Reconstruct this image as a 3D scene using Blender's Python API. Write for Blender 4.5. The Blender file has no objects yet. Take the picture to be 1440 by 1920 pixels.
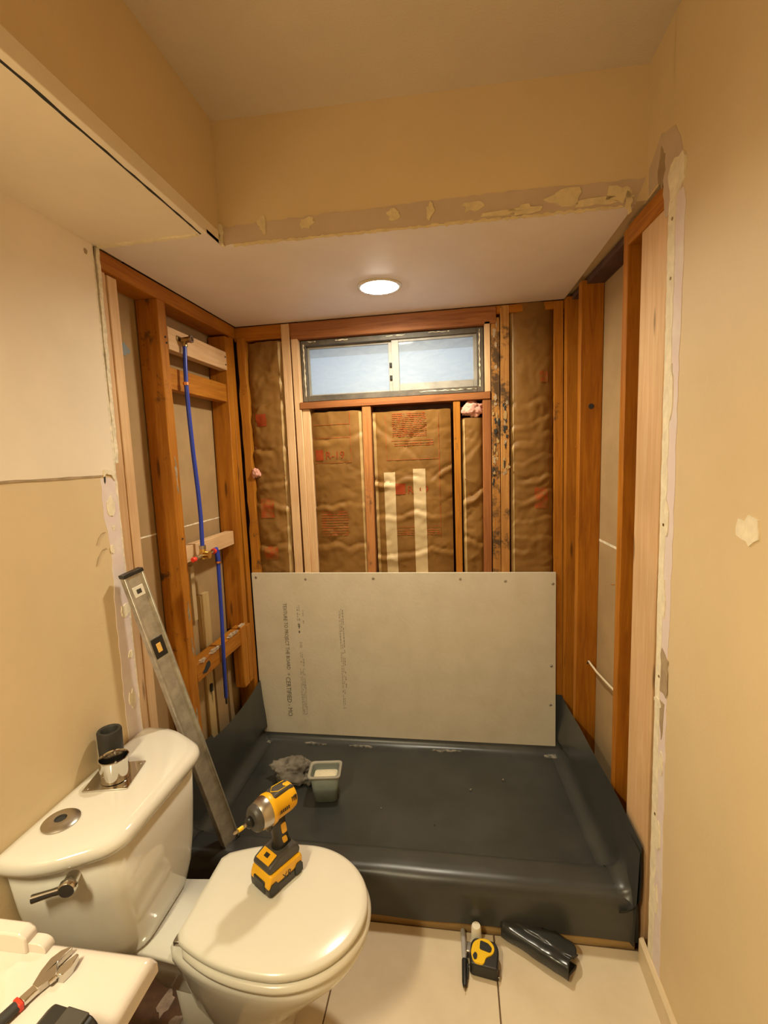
import bpy, bmesh, math, random
from mathutils import Vector, Matrix, noise
from mathutils.geometry import tessellate_polygon
R = math.radians
S = bpy.context.scene
COL = S.collection
rng = random.Random(7)

# ------------------------------------------------------------------ camera
def look(pos, pitch, yaw, roll):
    f = Vector((math.sin(yaw) * math.cos(pitch), math.cos(yaw) * math.cos(pitch), math.sin(pitch)))
    r = f.cross(Vector((0, 0, 1))).normalized()
    u = r.cross(f)
    r2 = r * math.cos(roll) + u * math.sin(roll)
    u2 = -r * math.sin(roll) + u * math.cos(roll)
    m = Matrix((r2, u2, -f)).transposed().to_4x4()
    m.translation = pos
    return m
cam = bpy.data.cameras.new('camera')
cam.sensor_fit = 'VERTICAL'
cam.sensor_height = 36
cam.lens = 884.53 / 1920 * 36
cam.clip_start = 0.02
camo = bpy.data.objects.new('camera', cam)
COL.objects.link(camo)
camo.matrix_world = look(Vector((1.0616, -2.276, 1.4848)), -0.1147, -0.1522, -0.0392)
S.camera = camo

# ------------------------------------------------------------------ world, exposure
W = bpy.data.worlds.new('world')
S.world = W
W.use_nodes = True
bg = W.node_tree.nodes['Background']
bg.inputs[0].default_value = (0.60, 0.78, 1.0, 1)
bg.inputs[1].default_value = 0.75
S.view_settings.view_transform = 'Standard'
S.view_settings.look = 'None'
S.view_settings.gamma = 1
S.view_settings.use_curve_mapping = False
S.view_settings.exposure = 0.06

def area(name, loc, size, power, color, rot=(0, 0, 0), shape='DISK', spread=180):
    l = bpy.data.lights.new(name, 'AREA')
    l.shape = shape
    l.size = size
    l.energy = power
    l.color = color
    l.spread = R(spread)
    o = bpy.data.objects.new(name, l)
    o.location = loc
    o.rotation_euler = rot
    COL.objects.link(o)
    return o
WARM = (1.0, 0.87, 0.56)
LIGHT_POS = (0.30, -2.42, 1.99)
vl = area('vanity_lamp_light', LIGHT_POS, 0.10, 30, WARM, (0, R(-4), 0), 'RECTANGLE')
vl.data.size_y = 0.42
area('recessed_lamp_light', (0.784, -0.357, 2.134), 0.13, 12, (1.0, 0.89, 0.66), spread=170)

# ------------------------------------------------------------------ materials
MATS = {}
def nodes(m):
    m.use_nodes = True
    nt = m.node_tree
    return nt, nt.nodes['Principled BSDF']
def N(nt, t, **kw):
    n = nt.nodes.new(t)
    for k, v in kw.items():
        if k in n.inputs:
            n.inputs[k].default_value = v
        else:
            setattr(n, k, v)
    return n
def ramp(nt, fac, stops):
    r = N(nt, 'ShaderNodeValToRGB')
    cr = r.color_ramp
    while len(cr.elements) < len(stops):
        cr.elements.new(0.5)
    for e, (p, c) in zip(cr.elements, stops):
        e.position = p
        e.color = (*c, 1)
    nt.links.new(fac, r.inputs['Fac'])
    return r.outputs['Color']
def coord(nt, scale=(1, 1, 1)):
    t = N(nt, 'ShaderNodeTexCoord')
    m = N(nt, 'ShaderNodeMapping')
    m.inputs['Scale'].default_value = scale
    nt.links.new(t.outputs['Object'], m.inputs['Vector'])
    return m.outputs['Vector']
def sc(c, k):
    return tuple(max(0, min(1, v * k)) for v in c)
def M(name, color, rough=0.5, var=0.06, nscale=8, bump=0.0, bscale=60, metal=0.0, spec=0.5, coat=0.0, color2=None, lo=0.35, hi=0.65, stretch=(1, 1, 1), rvar=0.0):
    if name in MATS:
        return MATS[name]
    m = bpy.data.materials.new(name)
    nt, p = nodes(m)
    v = coord(nt, stretch)
    n = N(nt, 'ShaderNodeTexNoise', Scale=nscale, Detail=5.0, Roughness=0.6)
    nt.links.new(v, n.inputs['Vector'])
    c2 = color2 if color2 else sc(color, 1 - var * 2)
    c1 = color if color2 else sc(color, 1 + var)
    nt.links.new(ramp(nt, n.outputs['Fac'], [(lo, c1), (hi, c2)]), p.inputs['Base Color'])
    p.inputs['Roughness'].default_value = rough
    p.inputs['Metallic'].default_value = metal
    p.inputs['Specular IOR Level'].default_value = spec
    p.inputs['Coat Weight'].default_value = coat
    p.inputs['Coat Roughness'].default_value = 0.06
    if rvar:
        mr = N(nt, 'ShaderNodeMapRange')
        mr.inputs['To Min'].default_value = rough - rvar
        mr.inputs['To Max'].default_value = rough + rvar
        nt.links.new(n.outputs['Fac'], mr.inputs['Value'])
        nt.links.new(mr.outputs['Result'], p.inputs['Roughness'])
    if bump:
        n2 = N(nt, 'ShaderNodeTexNoise', Scale=bscale, Detail=4.0)
        nt.links.new(v, n2.inputs['Vector'])
        b = N(nt, 'ShaderNodeBump', Strength=bump, Distance=0.004)
        nt.links.new(n2.outputs['Fac'], b.inputs['Height'])
        nt.links.new(b.outputs['Normal'], p.inputs['Normal'])
    MATS[name] = m
    return m
def WOOD(name, axis, light, dark, stain=0.0, knots=True, rough=0.6):
    """sawn timber, grain along the given world axis"""
    key = name + '_' + axis
    if key in MATS:
        return MATS[key]
    m = bpy.data.materials.new(key)
    nt, p = nodes(m)
    st = {'x': (1.2, 22, 22), 'y': (22, 1.2, 22), 'z': (22, 22, 1.2)}[axis]
    v = coord(nt, st)
    n = N(nt, 'ShaderNodeTexNoise', Scale=2.2, Detail=7.0, Roughness=0.65, Distortion=1.4)
    nt.links.new(v, n.inputs['Vector'])
    col = ramp(nt, n.outputs['Fac'], [(0.3, light), (0.52, tuple((a + b) / 2 for a, b in zip(light, dark))), (0.72, dark)])
    vb = coord(nt, (1, 1, 1))
    nb = N(nt, 'ShaderNodeTexNoise', Scale=3.0, Detail=2.0)
    nt.links.new(vb, nb.inputs['Vector'])
    mx = N(nt, 'ShaderNodeMix', data_type='RGBA', blend_type='MULTIPLY')
    mx.inputs['Factor'].default_value = 0.55
    nt.links.new(col, mx.inputs['A'])
    nt.links.new(ramp(nt, nb.outputs['Fac'], [(0.3, (1, 1, 1)), (0.7, (0.62, 0.55, 0.5))]), mx.inputs['B'])
    out = mx.outputs['Result']
    if knots:
        ks = {'x': (2.2, 13, 13), 'y': (13, 2.2, 13), 'z': (13, 13, 2.2)}[axis]
        vo = N(nt, 'ShaderNodeTexVoronoi', Scale=1.15)
        nt.links.new(coord(nt, ks), vo.inputs['Vector'])
        mk = N(nt, 'ShaderNodeMix', data_type='RGBA')
        nt.links.new(out, mk.inputs['A'])
        mk.inputs['B'].default_value = (*sc(dark, 0.35), 1)
        nt.links.new(ramp(nt, vo.outputs['Distance'], [(0.06, (0.85,) * 3), (0.13, (0, 0, 0))]), mk.inputs['Factor'])
        out = mk.outputs['Result']
    if stain:
        ns = N(nt, 'ShaderNodeTexNoise', Scale=9.0, Detail=8.0, Roughness=0.75)
        nt.links.new(vb, ns.inputs['Vector'])
        mk = N(nt, 'ShaderNodeMix', data_type='RGBA')
        nt.links.new(out, mk.inputs['A'])
        mk.inputs['B'].default_value = (0.035, 0.025, 0.015, 1)
        nt.links.new(ramp(nt, ns.outputs['Fac'], [(0.62 - stain, (0, 0, 0)), (0.70 - stain, (0.85,) * 3)]), mk.inputs['Factor'])
        out = mk.outputs['Result']
    nt.links.new(out, p.inputs['Base Color'])
    p.inputs['Roughness'].default_value = rough
    p.inputs['Specular IOR Level'].default_value = 0.3
    b = N(nt, 'ShaderNodeBump', Strength=0.25, Distance=0.003)
    nt.links.new(n.outputs['Fac'], b.inputs['Height'])
    nt.links.new(b.outputs['Normal'], p.inputs['Normal'])
    MATS[key] = m
    return m
def old(ax): return WOOD('old_timber', ax, (0.53, 0.205, 0.013), (0.31, 0.095, 0.004))
def red(ax): return WOOD('reddish_timber', ax, (0.42, 0.165, 0.05), (0.22, 0.07, 0.018))
def new(ax): return WOOD('new_timber', ax, (0.82, 0.58, 0.34), (0.66, 0.40, 0.20), knots=True)
def stained(ax): return WOOD('stained_timber', ax, (0.52, 0.25, 0.06), (0.33, 0.13, 0.025), stain=0.16)
def mouldy(ax): return WOOD('spotted_timber', ax, (0.54, 0.22, 0.018), (0.33, 0.105, 0.006), stain=0.03)

paint = M('tan_wall_paint', (0.72, 0.565, 0.345), 0.55, 0.02, 3, bump=0.10, bscale=130)
ceilp = M('ceiling_paint', (0.66, 0.56, 0.44), 0.8, 0.02, 4, bump=0.25, bscale=160)
paper = M('unpainted_wall_paper', (0.88, 0.775, 0.63), 0.75, 0.03, 2.5, bump=0.06, bscale=90)
lilac = M('lilac_drywall_paper', (0.76, 0.64, 0.62), 0.8, 0.03, 14, color2=(0.82, 0.74, 0.68), lo=0.5, hi=0.75)
alcp = M('alcove_ceiling_paper', (0.83, 0.76, 0.73), 0.5, 0.02, 5)
skim = M('thin_skim_paper', (0.60, 0.47, 0.36), 0.8, 0.03, 12)
hmud = M('cream_compound', (0.76, 0.63, 0.39), 0.85, 0.06, 30, bump=0.5, bscale=70)
mud = M('joint_compound', (0.86, 0.77, 0.58), 0.85, 0.06, 30, bump=0.5, bscale=70)
gyps = M('gypsum_edge', (0.85, 0.76, 0.58), 0.9, 0.12, 40, bump=0.5, bscale=90)
brownp = M('torn_brown_paper', (0.42, 0.31, 0.19), 0.9, 0.1, 20)
backp = M('grey_back_paper', (0.40, 0.265, 0.125), 0.85, 0.06, 5, bump=0.1)
darkgap = M('dark_gap', (0.03, 0.03, 0.028), 0.9)
sheath = M('sheathing', (0.10, 0.05, 0.035), 0.9, 0.15, 12)
linerm = M('grey_liner', (0.034, 0.036, 0.035), 0.34, 0.15, 4, bump=0.12, bscale=9, spec=0.6, color2=(0.050, 0.051, 0.047), rvar=0.10)
porc = M('white_porcelain', (0.74, 0.715, 0.65), 0.10, 0.008, 2, spec=0.6, coat=0.5)
plasw = M('white_plastic', (0.75, 0.715, 0.62), 0.22, 0.01, 3, spec=0.5)
marble = M('white_vanity_top', (0.66, 0.59, 0.53), 0.2, 0.02, 3, spec=0.5)
tile = M('beige_tile', (0.72, 0.61, 0.45), 0.38, 0.05, 5, bump=0.05, bscale=40, color2=(0.64, 0.53, 0.375), lo=0.4, hi=0.7)
grout = M('dark_grout', (0.16, 0.10, 0.055), 0.95, 0.1, 30)
ply = M('brown_subfloor', (0.13, 0.062, 0.028), 0.8, 0.25, 9, bump=0.3)
chrome = M('chrome', (0.62, 0.60, 0.57), 0.10, 0.02, 6, metal=1.0)
steel = M('brushed_steel', (0.50, 0.46, 0.41), 0.30, 0.05, 20, metal=1.0)
alu = M('worn_aluminium', (0.60, 0.585, 0.53), 0.42, 0.12, 25, metal=0.75, bump=0.1, bscale=80)
brass = M('brass', (0.80, 0.56, 0.18), 0.25, 0.06, 20, metal=1.0)
bronze = M('old_brass', (0.38, 0.27, 0.12), 0.35, 0.1, 30, metal=1.0)
copper = M('copper', (0.80, 0.36, 0.16), 0.3, 0.06, 20, metal=1.0)
bluep = M('blue_pipe', (0.022, 0.050, 0.40), 0.32, 0.05, 20)
blackp = M('black_plastic', (0.020, 0.019, 0.017), 0.42, 0.1, 20)
blackr = M('black_rubber', (0.028, 0.026, 0.022), 0.6, 0.1, 20, bump=0.2)
greyp = M('dark_grey_plastic', (0.060, 0.054, 0.046), 0.45, 0.1, 20)
yellow = M('yellow_plastic', (0.86, 0.45, 0.010), 0.38, 0.02, 20)
tapey = M('tape_yellow', (0.90, 0.56, 0.008), 0.35, 0.02, 20)
redp = M('red_plastic', (0.75, 0.045, 0.02), 0.4, 0.05, 20)
boardm = M('cement_board_grey', (0.64, 0.575, 0.45), 0.85, 0.05, 7, bump=0.15, bscale=70, color2=(0.59, 0.525, 0.40), lo=0.42, hi=0.68)
ink = M('black_ink', (0.13, 0.115, 0.09), 0.9, 0.2, 60)
fink = M('faint_ink', (0.31, 0.275, 0.215), 0.9, 0.15, 60, color2=(0.47, 0.42, 0.33), lo=0.4, hi=0.6)
kraft = M('kraft_facing', (0.265, 0.130, 0.030), 0.55, 0.06, 6, bump=0.18, bscale=24, spec=0.25, color2=(0.175, 0.082, 0.017), lo=0.3, hi=0.7)
kraftl = M('pale_kraft_tab', (0.46, 0.30, 0.12), 0.5, 0.06, 8, bump=0.15, bscale=20)
kraftp = M('pale_paper_strip', (0.56, 0.42, 0.23), 0.6, 0.04, 8)
redink = M('red_ink', (0.33, 0.045, 0.010), 0.65, 0.1, 40, spec=0.2, color2=(0.28, 0.06, 0.014))
redfaint = M('worn_red_ink', (0.35, 0.070, 0.014), 0.65, 0.1, 40, spec=0.2, color2=(0.26, 0.115, 0.027), lo=0.4, hi=0.6)
pinkw = M('pink_glass_wool', (0.78, 0.40, 0.31), 0.95, 0.12, 25, bump=0.9, bscale=40)
frame = M('dark_bronze_frame', (0.105, 0.088, 0.066), 0.55, 0.2, 18, metal=0.0)
sash = M('grey_sash', (0.33, 0.31, 0.27), 0.5, 0.1, 18)
cable = M('cable_sheath', (0.72, 0.62, 0.45), 0.5, 0.04, 20)
ragm = M('grey_rag', (0.20, 0.175, 0.14), 0.95, 0.25, 12, bump=0.6, bscale=60)
spongem = M('sponge', (0.80, 0.72, 0.52), 0.9, 0.06, 30, bump=0.4)
capw = M('white_cap', (0.84, 0.78, 0.63), 0.4, 0.02, 20)
ambr = M('amber_vial', (0.85, 0.50, 0.12), 0.2, 0.1, 30)
cabm = M('vanity_cabinet', (0.16, 0.15, 0.14), 0.5, 0.05, 10)
base_paint = M('baseboard_paint', (0.72, 0.58, 0.38), 0.5, 0.03, 12)
marker_grey = M('marker_grey', (0.42, 0.39, 0.37), 0.5, 0.05, 20)

def emis(name, col, k):
    m = bpy.data.materials.new(name)
    nt, p = nodes(m)
    p.inputs['Base Color'].default_value = (0.9, 0.9, 0.9, 1)
    p.inputs['Emission Color'].default_value = (*col, 1)
    p.inputs['Emission Strength'].default_value = k
    return m
lens_m = emis('led_lens', (1.0, 0.92, 0.76), 75)
lamp_m = emis('lamp_glass', WARM, 2)
def glassy(name, tr, col, rough, noisy=0.25):
    m = bpy.data.materials.new(name)
    nt, p = nodes(m)
    nt.nodes.remove(p)
    o = nt.nodes['Material Output']
    a = N(nt, 'ShaderNodeBsdfTransparent')
    b = N(nt, 'ShaderNodeBsdfTranslucent', Color=(*col, 1))
    g = N(nt, 'ShaderNodeBsdfGlossy', Roughness=rough)
    d = N(nt, 'ShaderNodeBsdfDiffuse', Color=(*col, 1))
    x0 = N(nt, 'ShaderNodeMixShader', Fac=0.35)
    nt.links.new(b.outputs[0], x0.inputs[1]); nt.links.new(d.outputs[0], x0.inputs[2])
    x1 = N(nt, 'ShaderNodeMixShader')
    n = N(nt, 'ShaderNodeTexNoise', Scale=11.0, Detail=5.0, Distortion=1.5)
    nt.links.new(coord(nt, (1, 1, 2.2)), n.inputs['Vector'])
    mr = N(nt, 'ShaderNodeMapRange')
    mr.inputs['To Min'].default_value = max(0, 1 - tr - noisy)
    mr.inputs['To Max'].default_value = min(1, 1 - tr + noisy)
    nt.links.new(n.outputs['Fac'], mr.inputs['Value'])
    nt.links.new(mr.outputs['Result'], x1.inputs['Fac'])
    nt.links.new(a.outputs[0], x1.inputs[1]); nt.links.new(x0.outputs[0], x1.inputs[2])
    x2 = N(nt, 'ShaderNodeMixShader', Fac=0.008)
    nt.links.new(x1.outputs[0], x2.inputs[1]); nt.links.new(g.outputs[0], x2.inputs[2])
    nt.links.new(x2.outputs[0], o.inputs['Surface'])
    return m
pane_m = glassy('hazy_window_glass', 0.62, (0.86, 0.92, 0.94), 0.04, 0.14)
tub_m = glassy('cloudy_tub_plastic', 0.30, (0.42, 0.46, 0.40), 0.3)

# ------------------------------------------------------------------ mesh helpers
def BM(): return bmesh.new()
def obj(name, bm, mat, parent=None, smooth=False, bevel=0.0, segs=2, subsurf=0, angle=40):
    bmesh.ops.recalc_face_normals(bm, faces=bm.faces)
    me = bpy.data.meshes.new(name)
    bm.to_mesh(me)
    bm.free()
    for m in (mat if isinstance(mat, (list, tuple)) else [mat]):
        me.materials.append(m)
    o = bpy.data.objects.new(name, me)
    COL.objects.link(o)
    if parent is not None:
        o.parent = parent
    if bevel:
        b = o.modifiers.new('bevel', 'BEVEL')
        b.width = bevel; b.segments = segs; b.limit_method = 'ANGLE'; b.angle_limit = R(35)
    if subsurf:
        s = o.modifiers.new('sub', 'SUBSURF'); s.levels = subsurf; s.render_levels = subsurf
    if smooth or bevel or subsurf:
        for pl in me.polygons: pl.use_smooth = True
        if smooth != 'all':
            try:
                me.set_sharp_from_angle(angle=R(angle))
            except Exception:
                pass
    return o
def tag(o, label, cat, group=None, kind=None):
    o['label'] = label
    if cat: o['category'] = cat
    if group: o['group'] = group
    if kind: o['kind'] = kind
    return o
def structure(o, label=None):
    o['kind'] = 'structure'
    if label: o['label'] = label
    return o
def thing(name, label, cat, loc=(0, 0, 0), rot=(0, 0, 0), group=None):
    o = bpy.data.objects.new(name, None)
    COL.objects.link(o)
    o.location = loc
    o.rotation_euler = rot
    o.empty_display_size = 0.05
    return tag(o, label, cat, group)
def box(bm, x0, x1, y0, y1, z0, z1, mi=0):
    v = [bm.verts.new((x, y, z)) for x in (x0, x1) for y in (y0, y1) for z in (z0, z1)]
    fs = []
    for q in ((0, 1, 3, 2), (4, 6, 7, 5), (0, 4, 5, 1), (2, 3, 7, 6), (0, 2, 6, 4), (1, 5, 7, 3)):
        f = bm.faces.new([v[i] for i in q]); f.material_index = mi; fs.append(f)
    return v
def obox(bm, c, u, v, w, hu, hv, hw):
    """oriented box, centre c, unit axes u v w, half sizes"""
    c = Vector(c); vs = []
    for a in (-1, 1):
        for b in (-1, 1):
            for d in (-1, 1):
                vs.append(bm.verts.new(c + u * (a * hu) + v * (b * hv) + w * (d * hw)))
    for q in ((0, 1, 3, 2), (4, 6, 7, 5), (0, 4, 5, 1), (2, 3, 7, 6), (0, 2, 6, 4), (1, 5, 7, 3)):
        bm.faces.new([vs[i] for i in q])
def basis(d):
    d = Vector(d).normalized()
    a = Vector((0, 0, 1)) if abs(d.z) < 0.9 else Vector((1, 0, 0))
    u = d.cross(a).normalized()
    return u, d.cross(u).normalized()
def tube(bm, pts, r, seg=12, cap=True):
    pts = [Vector(p) for p in pts]
    rings = []
    for i, p in enumerate(pts):
        d = (pts[min(i + 1, len(pts) - 1)] - pts[max(i - 1, 0)])
        u, v = basis(d)
        rr = r[i] if isinstance(r, (list, tuple)) else r
        rings.append([bm.verts.new(p + (u * math.cos(2 * math.pi * k / seg) + v * math.sin(2 * math.pi * k / seg)) * rr) for k in range(seg)])
    for a, b in zip(rings, rings[1:]):
        for k in range(seg):
            bm.faces.new((a[k], a[(k + 1) % seg], b[(k + 1) % seg], b[k]))
    if cap:
        bm.faces.new(rings[0]); bm.faces.new(rings[-1])
def lathe(bm, prof, origin=(0, 0, 0), axis=(0, 0, 1), seg=32, closed=False):
    o = Vector(origin); ax = Vector(axis).normalized(); u, v = basis(ax)
    rings = []
    for r, h in prof:
        if r < 1e-6:
            rings.append([bm.verts.new(o + ax * h)])
        else:
            rings.append([bm.verts.new(o + ax * h + (u * math.cos(2 * math.pi * k / seg) + v * math.sin(2 * math.pi * k / seg)) * r) for k in range(seg)])
    pairs = list(zip(rings, rings[1:]))
    if closed: pairs.append((rings[-1], rings[0]))
    for a, b in pairs:
        for k in range(seg):
            k2 = (k + 1) % seg
            if len(a) == 1 and len(b) == 1: continue
            if len(a) == 1: bm.faces.new((a[0], b[k2], b[k]))
            elif len(b) == 1: bm.faces.new((a[k], a[k2], b[0]))
            else: bm.faces.new((a[k], a[k2], b[k2], b[k]))
def prism(bm, pts, mapf, t0, t1):
    """polygon pts (a,b) extruded from t0 to t1; mapf(a,b,t)->xyz"""
    A = [bm.verts.new(mapf(a, b, t0)) for a, b in pts]
    B = [bm.verts.new(mapf(a, b, t1)) for a, b in pts]
    bm.faces.new(A); bm.faces.new(list(reversed(B)))
    n = len(pts)
    for i in range(n):
        bm.faces.new((A[i], A[(i + 1) % n], B[(i + 1) % n], B[i]))
def skin(bm, pts, mapf, tb, tf):
    """thin irregular skin on a surface: open at tb, closed face at tf (slightly smaller, so its rim is chamfered)"""
    A = [bm.verts.new(mapf(a, b, tb)) for a, b in pts]
    B = [bm.verts.new(mapf(a, b, tf)) for a, b in pts]
    n = len(pts)
    for i in range(n):
        bm.faces.new((A[i], A[(i + 1) % n], B[(i + 1) % n], B[i]))
    for t in tessellate_polygon([[Vector((a, b, 0)) for a, b in pts]]):
        try: bm.faces.new([B[k] for k in t])
        except ValueError: pass
def loft(bm, secs, cap=True):
    rings = [[bm.verts.new(p) for p in s] for s in secs]
    n = len(rings[0])
    for a, b in zip(rings, rings[1:]):
        for k in range(n):
            bm.faces.new((a[k], a[(k + 1) % n], b[(k + 1) % n], b[k]))
    if cap:
        bm.faces.new(rings[0]); bm.faces.new(rings[-1])
def rounded(poly, r, seg=5):
    """round the corners of a 2d polygon; r a number or a list"""
    out = []
    n = len(poly)
    for i in range(n):
        p = Vector(poly[i]); a = Vector(poly[i - 1]); b = Vector(poly[(i + 1) % n])
        rr = r[i] if isinstance(r, (list, tuple)) else r
        da = (a - p).normalized(); db = (b - p).normalized()
        rr = min(rr, (a - p).length * 0.49, (b - p).length * 0.49)
        p0 = p + da * rr; p1 = p + db * rr
        for k in range(seg + 1):
            t = k / seg
            out.append(tuple(p0 * (1 - t) ** 2 + p * (2 * t * (1 - t)) + p1 * t * t))
    return out
def grid(bm, nu, nv, f, mi=0):
    vs = [[bm.verts.new(f(i / nu, j / nv)) for j in range(nv + 1)] for i in range(nu + 1)]
    for i in range(nu):
        for j in range(nv):
            fc = bm.faces.new((vs[i][j], vs[i + 1][j], vs[i + 1][j + 1], vs[i][j + 1])); fc.material_index = mi
    return vs
def wobble(poly, step=0.02, amp=0.004, seed=0):
    """subdivide and roughen the outline of a 2d polygon"""
    rr = random.Random(seed); out = []
    n = len(poly)
    for i in range(n):
        a = Vector(poly[i]); b = Vector(poly[(i + 1) % n])
        k = max(1, int((b - a).length / step))
        for j in range(k):
            p = a.lerp(b, j / k)
            out.append((p.x + rr.uniform(-amp, amp), p.y + rr.uniform(-amp, amp)))
    return out
def patch(name, poly, plane, off, thick, mat, parent, step=0.02, amp=0.004, seed=0, label=None):
    """thin irregular patch lying on a wall: plane 'x' -> (y,z), 'y' -> (x,z), 'z' -> (x,y); off..off+thick"""
    mf = {'x': lambda a, b, t: (t, a, b), 'y': lambda a, b, t: (a, t, b), 'z': lambda a, b, t: (a, b, t)}[plane]
    bm = BM()
    back, front = (off, off + thick) if (plane == 'z' or (plane == 'x' and off < 0.8)) else (off + thick, off)
    skin(bm, wobble(poly, step, amp, seed), mf, back, front)
    o = obj(name, bm, mat, parent)
    if label: o['label'] = label
    return o
def blob(cx, cy, rx, ry, seed=0, n=14, j=0.25, rot=0):
    rr = random.Random(seed); pts = []
    for k in range(n):
        t = 2 * math.pi * k / n; q = 1 + rr.uniform(-j, j)
        a, b = math.cos(t) * rx * q, math.sin(t) * ry * q
        pts.append((cx + a * math.cos(rot) - b * math.sin(rot), cy + a * math.sin(rot) + b * math.cos(rot)))
    return pts
def text_bm(s, size, spacing=1.0):
    cu = bpy.data.curves.new('t', 'FONT'); cu.body = s; cu.size = size; cu.space_character = spacing; cu.resolution_u = 2
    o = bpy.data.objects.new('t', cu); COL.objects.link(o)
    dg = bpy.context.evaluated_depsgraph_get()
    me = bpy.data.meshes.new_from_object(o.evaluated_get(dg))
    bm = BM(); bm.from_mesh(me)
    bpy.data.objects.remove(o); bpy.data.meshes.remove(me); bpy.data.curves.remove(cu)
    return bm
def nz(x, y, z, s=1.0):
    return noise.noise(Vector((x * s, y * s, z * s)))
X, Y, Z = Vector((1, 0, 0)), Vector((0, 1, 0)), Vector((0, 0, 1))

# ------------------------------------------------------------------ room dimensions (metres; z = 0 is the shower pan)
ZF = -0.10          # floor
ZA = 2.165          # soffit and alcove ceiling
ZC = 2.513          # room ceiling
XR = 1.605          # right wall face
YB = -3.3           # wall behind the camera
YFL, YFR = -0.813, -0.776   # header face, left and right end
XS = 0.3575         # soffit face
def xr(y): return 1.612 - 0.055 * (y + 0.93)    # face of the right alcove studs

# ------------------------------------------------------------------ floor
bm = BM(); box(bm, -0.2, 1.9, YB - 0.1, 0.2, ZF - 0.12, ZF - 0.012)
floor = structure(obj('floor', bm, ply), 'beige tiled floor with brown subfloor showing beside the toilet')
bm = BM(); box(bm, 0.42, XR + 0.01, YB, -0.848, ZF - 0.012, ZF - 0.004)
obj('grout_bed', bm, grout, floor)
tile_w = 0.4985
for ix in range(3):
    x0 = 0.6575 - tile_w + ix * tile_w
    for iy in range(5):
        y1 = -0.852 - iy * tile_w
        a0, a1 = max(x0, 0.42) + 0.002, min(x0 + tile_w, XR) - 0.002
        b0, b1 = max(y1 - tile_w, YB) + 0.002, y1 - 0.002
        if b1 - b0 < 0.02: continue
        bm = BM(); box(bm, a0, a1, b0, b1, ZF - 0.009, ZF)
        obj('floor_tile', bm, tile, floor, bevel=0.0015, segs=1)
for i, (px, py, rx, ry) in enumerate(((0.17, -1.16, 0.02, 0.035), (0.24, -1.20, 0.03, 0.015), (0.30, -1.13, 0.02, 0.02), (0.27, -1.29, 0.035, 0.02), (0.13, -1.27, 0.015, 0.03))):
    patch('plaster_splash', blob(px, py, rx, ry, 40 + i), 'z', ZF - 0.012, 0.002, M('dirty_plaster', (0.40, 0.29, 0.22), 0.9, 0.2, 25), floor, step=0.05, amp=0.002, seed=i)

# ------------------------------------------------------------------ walls of the room
bm = BM(); box(bm, -0.013, 0.0, YB, -0.925, ZF - 0.012, ZA + 0.01)
wall_left = structure(obj('wall_left', bm, paint), 'left wall, bare above the seam and tan painted below, ending at open studs')
bm = BM(); box(bm, -0.15, -0.093, YB, -0.885, ZF - 0.1, ZA + 0.1)
obj('wall_core', bm, backp, wall_left)
patch('bare_paper', [(YB + .01, 1.464), (-0.926, 1.464), (-0.926, ZA - 0.001), (YB + .01, ZA - 0.001)], 'x', 0.0, 0.0012, paper, wall_left, step=0.15, amp=0.0012, label='unpainted upper area of the left wall')
patch('seam_line', [(YB + .01, 1.458), (-0.985, 1.459), (-0.985, 1.465), (YB + .01, 1.4645)], 'x', 0.0003, 0.0018, brownp, wall_left, step=0.04, amp=0.0012)
patch('lilac_paper', [(-0.988, 1.455), (-0.926, 1.455), (-0.926, 0.02), (-0.985, 0.02), (-0.988, 0.70), (-0.985, 1.05), (-0.975, 1.23), (-0.992, 1.36)], 'x', 0.0, 0.0012, lilac, wall_left, step=0.03, amp=0.003, seed=3, label='strip of bare lilac drywall paper beside the studs')
patch('gypsum_edge', [(-0.929, 0.0), (-0.918, 0.0), (-0.918, 2.16), (-0.929, 2.16)], 'x', -0.012, 0.0125, gyps, wall_left, step=0.03, amp=0.0015, seed=8)
patch('cream_edge', [(-0.915, 1.5), (-0.90, 1.5), (-0.89, 2.16), (-0.905, 2.16)], 'x', -0.008, 0.0075, gyps, wall_left, step=0.02, amp=0.002, seed=9)
for i, (y, z, ry, rz) in enumerate(((-0.958, 1.365, 0.015, 0.032), (-0.972, 1.235, 0.008, 0.014), (-0.955, 1.30, 0.006, 0.006), (-0.945, 1.03, 0.022, 0.02), (-0.953, 0.733, 0.014, 0.028), (-0.94, 0.88, 0.01, 0.012))):
    patch('spackle_dab', blob(y, z, ry, rz, 60 + i), 'x', 0.001, 0.0025, mud, wall_left, step=0.05, amp=0.001, seed=i)
patch('torn_corner', [(-0.975, 1.462), (-0.965, 1.472), (-0.945, 1.462), (-0.93, 1.448), (-0.928, 1.458), (-0.95, 1.482), (-0.975, 1.48)], 'x', 0.001, 0.004, mud, wall_left, step=0.01, amp=0.003, seed=4)
patch('nail_hole', blob(-0.972, 1.452, 0.003, 0.012, 5), 'x', 0.0012, 0.0012, darkgap, wall_left, step=0.05, amp=0)
patch('anchor_hole', blob(-0.952, 2.122, 0.006, 0.008, 6), 'x', 0.0012, 0.0015, brownp, wall_left, step=0.05, amp=0)
for k, pts in enumerate((((-0.992, 1.292), (-1.008, 1.290), (-1.022, 1.278), (-1.033, 1.258)), ((-0.995, 1.242), (-1.012, 1.240), (-1.030, 1.222), (-1.042, 1.197)))):
    bm = BM(); tube(bm, [(0.0012, y, z) for y, z in pts], 0.0013, 6)
    obj('pencil_mark', bm, brownp, wall_left)

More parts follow.
